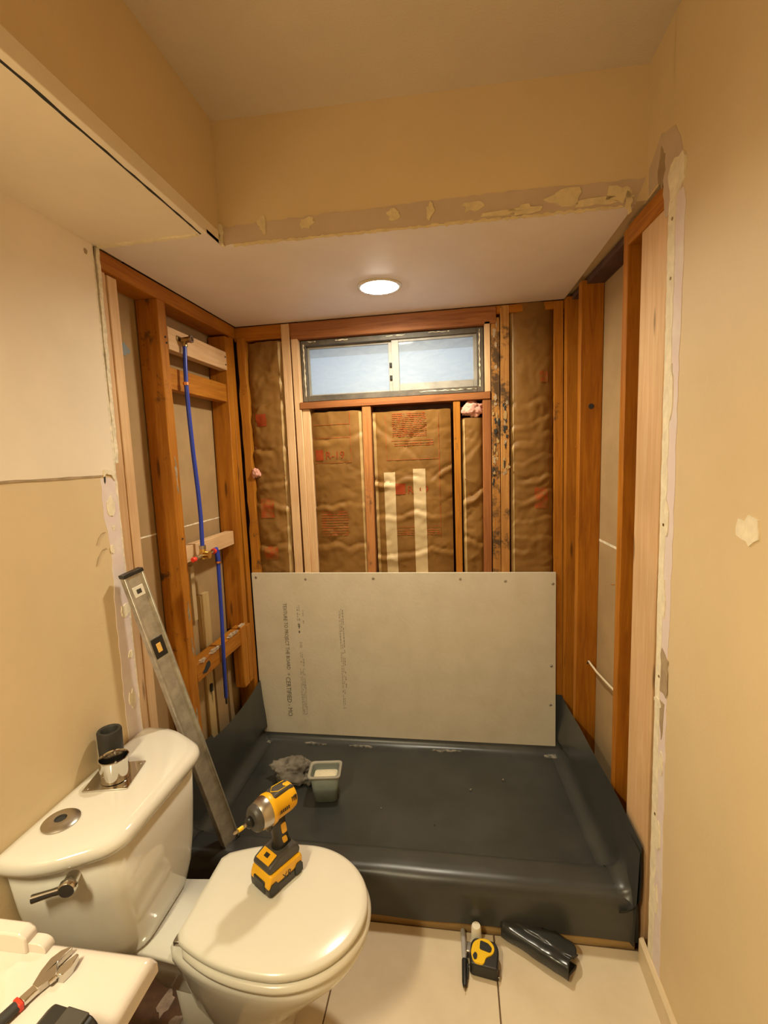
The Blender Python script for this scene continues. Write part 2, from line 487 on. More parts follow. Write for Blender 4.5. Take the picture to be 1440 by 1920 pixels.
bm = BM(); box(bm, XR, XR + 0.013, YB, -0.93, ZF - 0.012, ZC + 0.02)
wall_right = structure(obj('wall_right', bm, paint), 'tan painted right wall ending at the open studs of the alcove')
bm = BM(); box(bm, XR + 0.105, XR + 0.14, YB, 0.15, ZF - 0.1, ZC + 0.02)
obj('wall_core', bm, backp, wall_right)
bm = BM()
prism(bm, [(XR, -0.931), (XR, -0.76), (XR + 0.1, -0.76), (XR + 0.1, -0.931)], lambda a, b, t: (a, b, t), ZA + 0.0, ZC + 0.02)
obj('drywall_return', bm, paint, wall_right)
patch('bare_paper', [(-0.935, -0.05), (-1.003, -0.05), (-0.997, 0.62), (-0.992, 0.88), (-1.0, 1.2), (-1.004, 1.7), (-1.012, 2.05), (-1.0, 2.09), (-0.935, 2.09)], 'x', XR - 0.0012, 0.0012, lilac, wall_right, step=0.03, amp=0.003, seed=11, label='strip of bare lilac drywall paper on the right wall')
patch('cream_compound', [(-0.926, -0.06), (-0.955, -0.06), (-0.958, 0.5), (-0.952, 1.0), (-0.962, 1.5), (-0.965, 2.09), (-0.926, 2.09)], 'x', XR - 0.0022, 0.0028, mud, wall_right, step=0.03, amp=0.004, seed=12)
patch('gypsum_edge', [(-0.932, -0.08), (-0.922, -0.08), (-0.922, 2.12), (-0.932, 2.12)], 'x', XR - 0.001, 0.0125, gyps, wall_right, step=0.02, amp=0.003, seed=13)
patch('torn_patch', [(-0.957, 0.945), (-0.997, 0.925), (-0.996, 0.82), (-0.955, 0.825)], 'x', XR - 0.0026, 0.001, brownp, wall_right, step=0.02, amp=0.004, seed=14)
patch('torn_patch', [(-0.96, 0.80), (-0.985, 0.80), (-0.98, 0.74), (-0.972, 0.69), (-0.962, 0.73)], 'x', XR - 0.0026, 0.001, brownp, wall_right, step=0.02, amp=0.003, seed=15)
patch('compound_corner', blob(-0.965, 2.125, 0.045, 0.05, 21), 'x', XR - 0.005, 0.005, mud, wall_right, step=0.02, amp=0.004, seed=16)
patch('torn_patch', blob(-0.875, 2.20, 0.02, 0.045, 22), 'x', XR - 0.002, 0.002, brownp, wall_right, step=0.02, amp=0.003, seed=17)
patch('bare_paper', [(-0.79, 2.17), (-0.79, 2.24), (-0.87, 2.28), (-0.95, 2.25), (-1.0, 2.15), (-0.99, 2.06), (-0.9, 2.06), (-0.88, 2.17)], 'x', XR - 0.0011, 0.001, skim, wall_right, step=0.02, amp=0.004, seed=18)
patch('spackle_patch', blob(-1.311, 1.322, 0.034, 0.030, 23, rot=-0.4), 'x', XR - 0.0025, 0.0025, mud, wall_right, step=0.02, amp=0.003, seed=19)
for i, (y, z, ry, rz) in enumerate(((-0.965, 1.30, 0.012, 0.04), (-0.96, 1.08, 0.012, 0.05), (-0.975, 0.62, 0.012, 0.03), (-0.97, 0.4, 0.015, 0.05), (-0.968, 0.2, 0.012, 0.04), (-0.97, 1.62, 0.008, 0.06), (-0.945, 0.785, 0.02, 0.012))):
    patch('spackle_dab', blob(y, z, ry, rz, 80 + i), 'x', XR - 0.0036, 0.0036, mud, wall_right, step=0.05, amp=0.002, seed=i)
for z in (0.45, 0.86, 1.28, 1.9, 2.04):
    bm = BM(); lathe(bm, [(0, 0.0005), (0.004, 0.0005), (0.004, -0.001)], (XR - 0.003, -0.948, z), (-1, 0, 0), 10)
    obj('screw', bm, bronze, wall_right)

bm = BM(); box(bm, -0.15, XR + 0.15, YB - 0.06, YB, ZF - 0.1, ZC + 0.02)
structure(obj('wall_front', bm, paint), 'tan wall behind the camera')

bm = BM(); box(bm, 0.72, 1.50, YB, YB + 0.035, ZF + 0.005, ZF + 2.03)  # unseen dark door, added to lessen light bounced onto header and ceiling
door = structure(obj('door_1', bm, WOOD('dark_door', 'z', (0.16, 0.075, 0.03), (0.09, 0.04, 0.016), knots=False), bevel=0.003), 'unseen dark wooden door added behind the camera to cut bounced light')
for (z0, z1) in ((0.12, 0.85), (0.98, 1.85)):
    for (x0, x1) in ((0.80, 1.07), (1.15, 1.42)):
        bm = BM(); box(bm, x0, x1, YB + 0.034, YB + 0.042, ZF + z0, ZF + z1); obj('door_panel', bm, MATS['dark_door_z'], door, bevel=0.006)
bm = BM(); lathe(bm, [(0.012, 0.0), (0.012, 0.03), (0.028, 0.04), (0.028, 0.06), (0, 0.066)], (0.78, YB + 0.035, ZF + 0.95), Y, 24); obj('door_handle', bm, steel, door, smooth=True)
# baseboard
bm = BM()
prism(bm, [(XR, ZF), (XR, ZF + 0.085), (XR - 0.006, ZF + 0.085), (XR - 0.013, ZF + 0.078), (XR - 0.013, ZF)], lambda a, b, t: (a, t, b), YB, -0.885)
structure(obj('baseboard_right', bm, base_paint), 'low tan baseboard along the right wall')

# ------------------------------------------------------------------ ceiling, soffit, header, alcove ceiling
bm = BM(); box(bm, -0.15, XR + 0.15, YB - 0.05, -0.70, ZC, ZC + 0.05)
ceiling = structure(obj('ceiling', bm, ceilp), 'room ceiling with a soffit on the left and a dropped header over the shower')
def header_y(x): return YFL + (YFR - YFL) * (x - XS) / (XR - XS)
bm = BM()
pl = [(-0.15, YB), (XS, YB), (XS, YFL), (XS, YFL + 0.1), (-0.15, YFL + 0.1)]
prism(bm, [(-0.15, YB), (XS, YB), (XS, YFL + 0.05), (-0.15, YFL + 0.05)], lambda a, b, t: (a, b, t), ZA + 0.001, ZC + 0.01)
soffit = obj('soffit', bm, paint, ceiling)
bm = BM()
prism(bm, [(XS - 0.05, header_y(XS - 0.05)), (XR + 0.1, header_y(XR + 0.1)), (XR + 0.1, 0.2), (XS - 0.05, 0.2)], lambda a, b, t: (a, b, t), ZA + 0.002, ZC + 0.01)
header = obj('header', bm, paint, ceiling)
bm = BM()
prism(bm, [(-0.012, -0.905), (XS - 0.02, -0.905), (XS - 0.02, YB), (-0.012, YB)], lambda a, b, t: (a, b, t), ZA - 0.010, ZA + 0.004)
obj('soffit_panel', bm, paper, ceiling)
bm = BM()
prism(bm, [(XS - 0.018, YB), (XS - 0.018, -0.905), (XS + 0.004, -0.83), (XS + 0.004, YB)], lambda a, b, t: (a, b, t), ZA - 0.011, ZA + 0.03)
obj('corner_bead', bm, paper, ceiling, bevel=0.002)
bm = BM()
skin(bm, wobble([(XS - 0.022, YB), (XS - 0.016, YB), (XS - 0.012, -0.90), (XS - 0.018, -0.90)], 0.03, 0.0015, 5), lambda a, b, t: (a, b, t), ZA, ZA - 0.0116)
obj('dark_seam', bm, darkgap, ceiling)
bm = BM()
prism(bm, [(0.004, -0.905), (XS + 0.004, -0.905), (XS + 0.004, header_y(XS)), (XR - 0.035, header_y(XR)), (xr(-.5) - 0.022, -0.5), (1.558, 0.012), (0.004, 0.012)], lambda a, b, t: (a, b, t), ZA - 0.012, ZA + 0.001)
alc = obj('alcove_ceiling', bm, alcp, ceiling)
# roof over the stud bays
bm = BM(); box(bm, -0.15, 1.76, -0.75, 0.2, ZA + 0.0025, ZA + 0.03)
obj('plate_cap', bm, sheath, ceiling)
bm = BM()
skin(bm, wobble([(0.006, -0.895), (XS - 0.025, -0.897), (XS - 0.025, -0.909), (0.006, -0.907)], 0.015, 0.003, 31), lambda a, b, t: (a, b, t), ZA - 0.008, ZA - 0.015)
obj('compound_bead', bm, mud, ceiling)
# bare strip with compound along the header's lower edge
def hp(name, poly, t0, t1, mat, seed=0, step=0.02, amp=0.003):
    bm = BM()
    skin(bm, wobble(poly, step, amp, seed), lambda a, b, t: (a, header_y(a) - t, b), t0, t1)
    return obj(name, bm, mat, ceiling)
hp('bare_paper', [(0.37, ZA - 0.008), (XR - 0.03, ZA - 0.008), (XR - 0.005, ZA + 0.06), (1.15, ZA + 0.062), (0.62, ZA + 0.052), (0.37, ZA + 0.045)], 0.0, 0.0012, skim, 41)
hp('compound_bead', [(0.40, ZA - 0.013), (XR - 0.06, ZA - 0.013), (XR - 0.06, ZA - 0.006), (0.40, ZA - 0.006)], 0.0, 0.003, hmud, 42, 0.01, 0.003)
for i, (x, z, rx, rz) in enumerate(((0.495, 2.205, 0.014, 0.024), (0.635, 2.196, 0.026, 0.014), (0.897, 2.196, 0.020, 0.016), (1.005, 2.196, 0.012, 0.022), (1.127, 2.196, 0.028, 0.014), (1.20, 2.170, 0.06, 0.006), (1.276, 2.172, 0.04, 0.012), (1.387, 2.196, 0.045, 0.022), (1.46, 2.176, 0.06, 0.012), (1.532, 2.190, 0.034, 0.022), (1.555, 2.168, 0.010, 0.03))):
    hp('compound_dab', blob(x, z, rx, rz, 100 + i, j=0.35), 0.001, 0.005, hmud, i, 0.05, 0.002)
bm = BM()
skin(bm, wobble([(XS, ZA - 0.01), (XS + 0.012, ZA - 0.01), (XS + 0.010, ZA + 0.05), (XS, ZA + 0.055)], 0.01, 0.003, 44), lambda a, b, t: (a, YFL - t, b), 0.0, 0.008)
obj('compound_dab', bm, mud, ceiling)

# ------------------------------------------------------------------ framing: back wall
YS = 0.014          # face of the back-wall studs
bm = BM(); box(bm, -0.15, 0.322, 0.112, 0.13, ZF - 0.1, ZA + 0.1); box(bm, 1.205, 1.80, 0.112, 0.13, ZF - 0.1, ZA + 0.1)
box(bm, 0.322, 1.205, 0.112, 0.13, ZF - 0.1, 1.778); box(bm, 0.322, 1.205, 0.112, 0.13, 2.068, ZA + 0.1)
wall_back = structure(obj('wall_back', bm, sheath), 'open stud back wall of the shower alcove with insulation between studs')
def plank(name, x0, x1, y0, y1, z0, z1, mat, parent, bevel=0.002, rot=None):
    bm = BM(); box(bm, x0, x1, y0, y1, z0, z1)
    return obj(name, bm, mat, parent, bevel=bevel, segs=1)
def stud(x0, x1, z0, z1, mat, dx=0.0, y0=YS, wav=0.0, seed=0):
    """upright on the back wall; dx leans the foot sideways, wav roughens its edges"""
    bm = BM(); secs = []
    n = 40 if wav else 2
    for k in range(n):
        t = k / (n - 1); z = z0 + (z1 - z0) * t; s = dx * (1 - t)
        a = wav * nz(seed, z * 7, 0) * 1.6 + wav * nz(seed + 5, z * 30, 0) * .6
        b = wav * nz(seed + 9, z * 7, 0) * 1.6 + wav * nz(seed + 3, z * 26, 0) * .6
        secs.append([(x0 + s + a, y0, z), (x1 + s + b, y0, z), (x1 + s + b * .3, y0 + 0.088, z), (x0 + s, y0 + 0.088, z)])
    loft(bm, secs)
    return obj('stud', bm, mat, wall_back, bevel=0.002, segs=1)
plank('top_plate', -0.01, 0.285, YS + .004, YS + 0.088, 2.085, 2.152, old('x'), wall_back)
plank('top_plate', 1.21, 1.60, YS + .004, YS + 0.088, 2.115, 2.152, old('x'), wall_back)
stud(0.002, 0.046, 0.0, 2.10, mouldy('z'), wav=0.008, seed=2, dx=-0.006)
stud(0.236, 0.278, 0.0, 2.15, new('z'), dx=-0.006)
stud(0.284, 0.318, 0.0, 2.075, new('z'), dx=0.004, y0=YS - 0.002)
stud(0.320, 0.358, 0.0, 1.738, new('z'), dx=0.0, y0=YS + 0.006)
plank('header_beam', 0.284, 1.262, YS - 0.002, YS + 0.088, 2.072, 2.150, red('x'), wall_back)
plank('window_sill_plate', 0.312, 1.232, YS - 0.006, YS + 0.090, 1.737, 1.770, red('x'), wall_back)
stud(0.622, 0.664, 0.0, 1.737, WOOD('stained_red', 'z', (0.56, 0.25, 0.08), (0.34, 0.12, 0.03), stain=0.03), dx=-0.012)
stud(1.060, 1.092, 0.0, 1.737, mouldy('z'), dx=-0.006)
stud(1.196, 1.234, 0.0, 1.737, red('z'), dx=-0.012)
stud(1.208, 1.234, 1.770, 2.085, new('z'), y0=YS - 0.002)
stud(1.238, 1.276, 0.0, 2.10, stained('z'), dx=-0.008)
stud(1.280, 1.320, 0.0, 2.15, WOOD('rough_timber', 'z', (0.60, 0.31, 0.09), (0.36, 0.15, 0.03), stain=0.10), dx=-0.012)
stud(1.515, 1.556, 0.0, 2.15, mouldy('z'), dx=0.004)
# torn felt and adhesive left on the two right-hand studs
for i in range(46):
    x = rng.choice((1.252, 1.262, 1.294, 1.305)); z = rng.uniform(1.38, 1.72) if x > 1.28 or rng.random() < .4 else rng.uniform(1.3, 2.08)
    bm = BM()
    skin(bm, wobble(blob(x + rng.uniform(-.008, .008) - (2.1 - z) * 0.005, z, rng.uniform(.003, .008), rng.uniform(.006, .02), i, j=.4), .01, .002, i), lambda a, b, t: (a, t, b), YS + .001, YS - rng.uniform(.001, .004))
    obj('paper_scrap', bm, (brownp, kraftl, darkgap)[i % 3], wall_back)

# ------------------------------------------------------------------ window
bm = BM()
wx0, wx1, wz0, wz1 = 0.323, 1.204, 1.775, 2.070
def ring(bm, x0, x1, z0, z1, w, y0, y1):
    wl, wr, wb, wt = w
    box(bm, x0, x0 + wl, y0, y1, z0, z1); box(bm, x1 - wr, x1, y0, y1, z0, z1)
    box(bm, x0 + wl, x1 - wr, y0, y1, z0, z0 + wb); box(bm, x0 + wl, x1 - wr, y0, y1, z1 - wt, z1)
ring(bm, wx0, wx1, wz0, wz1, (0.024, 0.030, 0.028, 0.026), 0.040, 0.11)
window = structure(obj('window_1', bm, frame, bevel=0.0015, segs=1), 'narrow sliding basement window with dark bronze frame and hazy panes')
bm = BM(); ring(bm, 0.347, 0.778, 1.803, 2.044, (0.010, 0.024, 0.008, 0.012), 0.068, 0.086)
sl = obj('sash', bm, sash, window, bevel=0.001, segs=1)
bm = BM(); ring(bm, 0.772, 1.176, 1.800, 2.046, (0.034, 0.018, 0.036, 0.014), 0.050, 0.066)
sr = obj('sash', bm, sash, window, bevel=0.001, segs=1)
bm = BM(); box(bm, 0.355, 0.756, 0.075, 0.079, 1.809, 2.034); obj('pane', bm, pane_m, sl)
bm = BM(); box(bm, 0.804, 1.160, 0.056, 0.060, 1.834, 2.034); obj('pane', bm, pane_m, sr)
for z in (1.93, 1.87):
    bm = BM(); box(bm, 0.758, 0.770, 0.058, 0.067, z - 0.010, z + 0.010); obj('latch', bm, darkgap, window, bevel=0.001)
for i, (a, b, d, e) in enumerate(((0.336, 1.80, 0.340, 2.05), (1.184, 1.80, 1.188, 2.06), (0.36, 2.060, 0.40, 2.063), (0.50, 2.058, 0.56, 2.062), (0.75, 2.060, 0.84, 2.062), (0.95, 2.061, 1.05, 2.063), (0.9, 1.790, 1.17, 1.793))):
    patch('caulk_line', [(a, b), (d, b), (d, e), (a, e)], 'y', 0.0385, 0.002, mud, window, step=0.012, amp=0.0022, seed=i)
# eave outside, above the window
bm = BM(); box(bm, -0.3, 1.9, 0.16, 0.75, 2.135, 2.25)
structure(obj('trim_1', bm, M('eave_board', (0.45, 0.46, 0.45), 0.8)), 'pale eave board outside above the window')

# ------------------------------------------------------------------ insulation batts
def batt(name, label, x0, x1, z0, z1, seed, depth=0.030, creases=(), dx=0.0, tabs=(1, 1), sag=0.01, wr=1.0):
    cx = (x0 + x1) / 2
    root = thing(name, label, 'insulation', (cx, 0.07, z0))
    W_ = x1 - x0
    cr = random.Random(seed * 13)
    folds = []
    for _ in range(int(16 + 70 * W_ * (z1 - 0.85))):
        th = cr.gauss(0, 0.45) if cr.random() < .75 else cr.uniform(0.6, 2.4)
        folds.append((cr.uniform(x0, x1), cr.uniform(0.85, z1), math.cos(th), math.sin(th), cr.uniform(.03, .11), cr.choice((-1, 1, 1)) * cr.uniform(.002, .0055) * min(wr, 1.3), cr.uniform(.005, .012)))
    def yf(x, z):
        t = (x - x0) / W_
        e = min(t, 1 - t)
        y = YS + 0.022 - depth * 0.75 * (1 - math.exp(-max(e, 0) * 9))
        y += 0.005 * wr * nz(x * 6 + seed, z * 4, seed) + 0.007 * wr * abs(nz(x * 10 + seed, z * 8, seed + 4)) + 0.004 * wr * abs(nz(x * 26 + seed, z * 20, seed + 8))
        for (zc, sl, dp, wd) in creases:
            q = z - zc - sl * (x - cx) - 0.040 * nz(x * 9, zc * 7, seed) - 0.012 * nz(x * 28, zc * 5, seed)
            am = max(0.0, 0.55 + 1.1 * nz(x * 8 + 3, zc * 11, seed + 2))
            y += am * dp * (1.1 * math.exp(-abs(q) / (wd * .45)) - 0.9 * math.exp(-((q + wd * 1.2) / (wd * 1.0)) ** 2))
        for (px, pz, c_, s_, l_, a_, w_) in folds:
            dx_, dz_ = x - px, z - pz
            if abs(dx_) > .13 or abs(dz_) > .13: continue
            al = (dx_ * c_ + dz_ * s_) / l_
            if abs(al) >= 1: continue
            pe = -dx_ * s_ + dz_ * c_
            y += a_ * (1 - al * al) * math.exp(-abs(pe) / w_) * (1 if pe > 0 else .45)
        return max(y, YS - 0.0) if e < 0.02 else max(y, YS - 0.004)
    nu, nv = max(14, int(W_ / 0.008)), int((z1 - z0) / 0.008)
    bm = BM()
    def f(u, v):
        x = x0 + W_ * u; z = z0 + (z1 - z0) * v
        zz = z + (0.006 * nz(x * 20, seed, 0) if v > .99 else 0)
        return (x - cx + dx * (1 - v), yf(x, z) - 0.07, zz - z0)
    grid(bm, nu, nv, f)
    o = obj('paper_facing', bm, kraft, root, smooth='all')
    bm = BM(); box(bm, x0 - cx, x1 - cx, YS + .034 - 0.07, 0.11 - 0.07, 0.0, z1 - z0 - 0.01)
    obj('glass_wool', bm, pinkw, root)
    def lay(nm, bm2, mat, off=0.0012):
        for v in bm2.verts:
            x, z = v.co.x, v.co.z
            v.co = Vector((x - cx + dx * (1 - (z - z0) / (z1 - z0)), yf(x, z) - 0.07 - off, z - z0))
        return obj(nm, bm2, mat, root, smooth='all')
    def strip(nm, xa, xb, za, zb, mat, off=0.0012, n=2):
        b2 = BM(); grid(b2, max(2, int(abs(xb - xa) / .008)), max(1, int(abs(zb - za) / .008)), lambda u, v: (xa + (xb - xa) * u, 0, za + (zb - za) * v))
        return lay(nm, b2, mat, off)
    if tabs[0]: strip('stapling_tab', x0 + .001, x0 + 0.016, z0, z1 - .005, kraftl, 0.002)
    if tabs[1]: strip('stapling_tab', x1 - 0.020, x1 - .001, z0, z1 - .005, kraftl, 0.002)
    def txt(s, x, z, size, mat):
        b2 = text_bm(s, size)
        bmesh.ops.triangulate(b2, faces=b2.faces)
        for v in b2.verts: v.co = Vector((x + v.co.x, 0, z + v.co.y))
        return lay('printed_text', b2, mat, 0.002)
    def lines(x_a, x_b, za, zb, n, mat):
        b2 = BM()
        h = (zb - za) / n
        rr = random.Random(int(x_a * 1000) + n)
        for k in range(n):
            zc = zb - h * (k + .5); xx = x_a
            while xx < x_b - .006:
                w = rr.uniform(.008, .03); xe = min(xx + w, x_b)
                vs = [b2.verts.new(p) for p in ((xx, 0, zc - h * .26), (xe, 0, zc - h * .26), (xe, 0, zc + h * .26), (xx, 0, zc + h * .26))]
                b2.faces.new(vs); xx = xe + .003
        o2 = lay('printed_lines', b2, mat, 0.0022); o2['kind'] = 'stuff'; return o2
    return root, strip, txt, lines
r_, strip, txt, lines = batt('insulation_batt', 'narrow crumpled brown paper insulation batt in the left stud bay of the back wall', 0.050, 0.232, 0.02, 2.075, 3,
    creases=((1.78, 0.5, 0.012, 0.03), (1.55, 0.15, 0.014, 0.02), (1.38, 0.25, 0.015, 0.018), (1.28, -0.2, 0.012, 0.02), (1.05, 0.1, 0.012, 0.02), (1.92, -0.6, 0.012, 0.03)), dx=-0.02, tabs=(0, 1), wr=1.7, depth=0.026)
strip('printed_mark', 0.082, 0.135, 1.665, 1.725, redink, 0.002)
strip('printed_mark', 0.078, 0.15, 1.20, 1.30, redfaint, 0.002)
strip('printed_mark', 0.085, 0.16, 0.98, 1.05, redfaint, 0.002)
r_, strip, txt, lines = batt('insulation_batt', 'brown paper insulation batt printed R-19 in red, left under the window sill', 0.360, 0.622, 0.02, 1.718, 11,
    creases=((1.26, 0.10, 0.012, 0.016), (1.06, -0.05, 0.010, 0.02), (1.60, 0.1, 0.005, 0.02), (1.40, -.2, .004, .03)), dx=0.0, tabs=(0, 1), sag=0)
strip('printed_mark', 0.374, 0.416, 1.482, 1.535, redink, 0.002)
txt('R-19', 0.426, 1.489, 0.052, redink)
for z in (1.655, 1.590, 1.468):
    strip('printed_rule', 0.372, 0.560, z, z + 0.0035, redfaint, 0.002)
strip('printed_rule', 0.556, 0.5595, 1.468, 1.715, redfaint, 0.002)
lines(0.39, 0.53, 1.10, 1.23, 10, redfaint)
r_, strip, txt, lines = batt('insulation_batt', 'brown paper insulation batt with red print block and two pale strips under the window sill', 0.668, 1.046, 0.02, 1.704, 23,
    creases=((1.385, 0.16, 0.013, 0.016), (1.50, -0.9, 0.006, 0.03), (1.20, 0.05, 0.010, 0.016), (1.02, 0.06, 0.009, 0.016)), tabs=(1, 0), sag=0)
lines(0.766, 0.930, 1.580, 1.696, 13, redfaint)
lines(0.774, 0.962, 1.536, 1.556, 2, redfaint)
for (a, b, c_, d_) in ((0.732, 0.735, 1.47, 1.69), (0.986, 0.989, 1.06, 1.69), (0.735, 0.986, 1.470, 1.4735), (0.76, 0.96, 1.562, 1.565), (0.735, .986, 1.14, 1.1435)):
    strip('printed_rule', a, b, c_, d_, redfaint, 0.002)
strip('printed_mark', 0.772, 0.820, 1.302, 1.356, redink, 0.002)
txt('R-19', 0.828, 1.305, 0.055, redink)
lines(0.775, 0.98, 1.10, 1.13, 3, redfaint)
strip('paper_strip', 0.716, 0.772, 0.6, 1.412, kraftp, 0.003)
strip('paper_strip', 0.860, 0.920, 0.6, 1.425, kraftp, 0.003)
r_, strip, txt, lines = batt('insulation_batt', 'thin brown paper insulation batt with pink wool poking out beside the window cripple stud', 1.096, 1.194, 0.02, 1.655, 37,
    creases=((1.30, 0.6, 0.012, 0.02), (1.08, -0.4, 0.012, 0.02), (1.5, .5, .01, .03)), tabs=(1, 0), wr=1.4, depth=0.024)
r_, strip, txt, lines = batt('insulation_batt', 'tall wrinkled brown paper insulation batt in the right stud bay of the back wall', 1.322, 1.513, 0.02, 2.152, 51,
    creases=((1.72, 0.12, 0.008, 0.02), (1.55, 0.15, 0.010, 0.018), (1.37, 0.05, 0.010, 0.016), (1.17, 0.14, 0.010, 0.014), (1.02, 0.0, 0.008, 0.016), (1.62, .2, .008, .015), (1.28, .2, .008, .015), (1.09, .1, .008, .014), (1.46, .1, .008, .016)), tabs=(1, 0), wr=1.0, depth=0.028)
strip('printed_mark', 1.452, 1.490, 1.80, 1.85, redfaint, 0.002)
strip('printed_mark', 1.43, 1.49, 1.22, 1.32, redfaint, 0.002)
def tuft(cx, cy, cz, rx, ry, rz, seed, label):
    bm = BM()
    bmesh.ops.create_icosphere(bm, subdivisions=4, radius=1.0)
    for v in bm.verts:
        k = 1 + 0.5 * noise.noise(v.co * 1.8 + Vector((seed, 0, 0))) + 0.25 * noise.noise(v.co * 5 + Vector((0, seed, 0)))
        v.co = Vector((v.co.x * rx * k, v.co.y * ry * k, v.co.z * rz * k))
    o = obj('wool_tuft', bm, pinkw, smooth='all')
    o.location = (cx, cy, cz)
    return tag(o, label, 'insulation')
tuft(1.148, 0.032, 1.695, 0.044, 0.022, 0.034, 4, 'pink glass wool tuft under the right end of the window sill')
tuft(0.060, 0.012, 1.432, 0.020, 0.014, 0.024, 9, 'small pink glass wool tuft on the left corner stud')

# ------------------------------------------------------------------ framing: left alcove wall
bm = BM(); box(bm, -0.105, -0.093, -0.90, 0.11, 1.2265, ZA + 0.02)
obj('back_panel', bm, backp, wall_left, bevel=0.002)
bm = BM(); box(bm, -0.105, -0.093, -0.90, 0.11, ZF - 0.1, 1.2215)
obj('back_panel', bm, backp, wall_left, bevel=0.002)
bm = BM(); box(bm, -0.12, -0.104, -0.92, 0.11, ZF - 0.1, ZA + 0.02)
obj('back_layer', bm, gyps, wall_left)
patch('paper_tape', [(-0.90, 1.221), (-0.02, 1.221), (-0.02, 1.227), (-0.90, 1.227)], 'x', -0.0945, 0.002, gyps, wall_left, step=0.05, amp=0.001)
bm = BM(); box(bm, -0.15, -0.1, -0.93, 0.13, ZF - 0.1, ZA + 0.1); obj('far_layer', bm, sheath, wall_left)
def lstud(y0, y1, z0, z1, mat, x1=0.0, d=0.088, dy=0.0, wav=0.0, seed=0, name='stud'):
    bm = BM(); secs = []; n = 40 if wav else 2
    for k in range(n):
        t = k / (n - 1); z = z0 + (z1 - z0) * t; s = dy * (1 - t)
        a = wav * (nz(seed, z * 6, 0) * 1.5 + nz(seed + 2, z * 25, 0) * .7); b = wav * (nz(seed + 7, z * 6, 0) * 1.5 + nz(seed + 4, z * 25, 0) * .7)
        secs.append([(x1, y0 + s + a, z), (x1, y1 + s + b, z), (x1 - d, y1 + s, z), (x1 - d, y0 + s, z)])
    loft(bm, secs)
    return obj(name, bm, mat, wall_left, bevel=0.002, segs=1)
lstud(-0.908, -0.860, -0.08, 2.095, new('z'), x1=-0.012, dy=-0.012)
lstud(-0.856, -0.812, -0.08, 2.092, new('z'), x1=-0.010, dy=-0.014)
lstud(-0.618, -0.568, -0.08, 2.095, mouldy('z'), wav=0.0022, seed=4)
lstud(-0.100, -0.052, 0.66, 2.085, old('z'), dy=-0.030)
lstud(-0.048, -0.004, -0.08, 2.15, old('z'), x1=-0.004, d=0.084)
bm = BM(); box(bm, -0.090, -0.001, -0.90, 0.01, 2.095, 2.152); obj('top_plate', bm, old('y'), wall_left, bevel=0.002, segs=1)
bm = BM(); box(bm, -0.038, 0.001, -0.566, -0.101, 1.925, 2.010); obj('blocking', bm, new('y'), wall_left, bevel=0.002, segs=1)
bm = BM(); box(bm, -0.052, -0.010, -0.566, -0.101, 1.778, 1.862); obj('blocking', bm, mouldy('y'), wall_left, bevel=0.002, segs=1)
bm = BM(); box(bm, -0.058, -0.016, -0.566, -0.130, 1.092, 1.158); obj('blocking', bm, new('y'), wall_left, bevel=0.002, segs=1)
bm = BM(); box(bm, -0.056, -0.002, -0.566, -0.165, 0.592, 0.672); obj('blocking', bm, mouldy('y'), wall_left, bevel=0.003, segs=1)
lstud(-0.168, -0.112, 0.37, 0.680, mouldy('z'), x1=0.004, d=0.05, wav=0.002, seed=8, name='stub_stud')
lstud(-0.106, -0.065, 0.37, 0.670, mouldy('z'), x1=0.004, d=0.05, wav=0.003, seed=9, name='stub_stud')
for i, (y0, y1, z0, z1) in enumerate(((-0.378, -0.306, 0.60, 0.905), (-0.430, -0.402, 0.806, 1.05), (-0.370, -0.312, 0.05, 0.595), (-0.190, -0.11, 0.05, 0.59), (-0.300, -0.205, 0.05, 0.595))):
    bm = BM(); box(bm, -0.092, -0.072 - 0.004 * (i % 3), y0, y1, z0, z1)
    obj('lath_strip', bm, (WOOD('pale_lath', 'z', (0.66, 0.50, 0.25), (0.52, 0.36, 0.15)), kraftp, WOOD('pale_lath', 'z', (0.66, 0.50, 0.25), (0.52, 0.36, 0.15)), backp, backp)[i], wall_left, bevel=0.001, segs=1)
bm = BM(); box(bm, -0.086, -0.0715, -0.350, -0.334, 0.44, 0.475); obj('lath_knot', bm, darkgap, wall_left)
patch('wood_scar', blob(-0.49, 0.628, 0.036, 0.016, 31, rot=0.3), 'x', -0.0035, 0.003, darkgap, wall_left, step=0.01, amp=0.003, seed=5)
for i, (y, z, a, b) in enumerate(((-0.52, 0.668, 0.03, 0.008), (-0.40, 0.672, 0.05, 0.007), (-0.24, 0.676, 0.04, 0.008), (-0.14, 0.685, 0.03, 0.007), (-0.585, 0.76, 0.006, 0.04), (-0.59, 1.45, 0.006, 0.06), (-0.595, 0.40, 0.006, 0.08), (-0.59, 0.9, .006, .05))):
    patch('drywall_scrap', blob(y, z, a, b, 200 + i, j=.4), 'x', -0.010, 0.0105, M('dusty_scrap', (0.50, 0.38, 0.26), 0.9, 0.2, 30) if i < 4 else M('grey_scrap', (0.36, 0.27, 0.17), 0.9, 0.2, 30), wall_left, step=0.008, amp=0.003, seed=i)
patch('blue_smear', blob(-0.70, 1.905, 0.03, 0.022, 77), 'x', -0.0928, 0.001, M('grey_blue_paint', (0.26, 0.30, 0.32), 0.8), wall_left, step=0.02, amp=0.003)
for (y, z) in ((-0.585, 1.965), (-0.580, 1.945), (-0.115, 1.985), (-0.113, 1.950), (-0.59, 1.2), (-0.1, 0.62)):
    bm = BM(); lathe(bm, [(0, 0.002), (0.004, 0.002), (0.004, 0)], (0.001, y, z), (1, 0, 0), 8); obj('screw', bm, darkgap, wall_left)

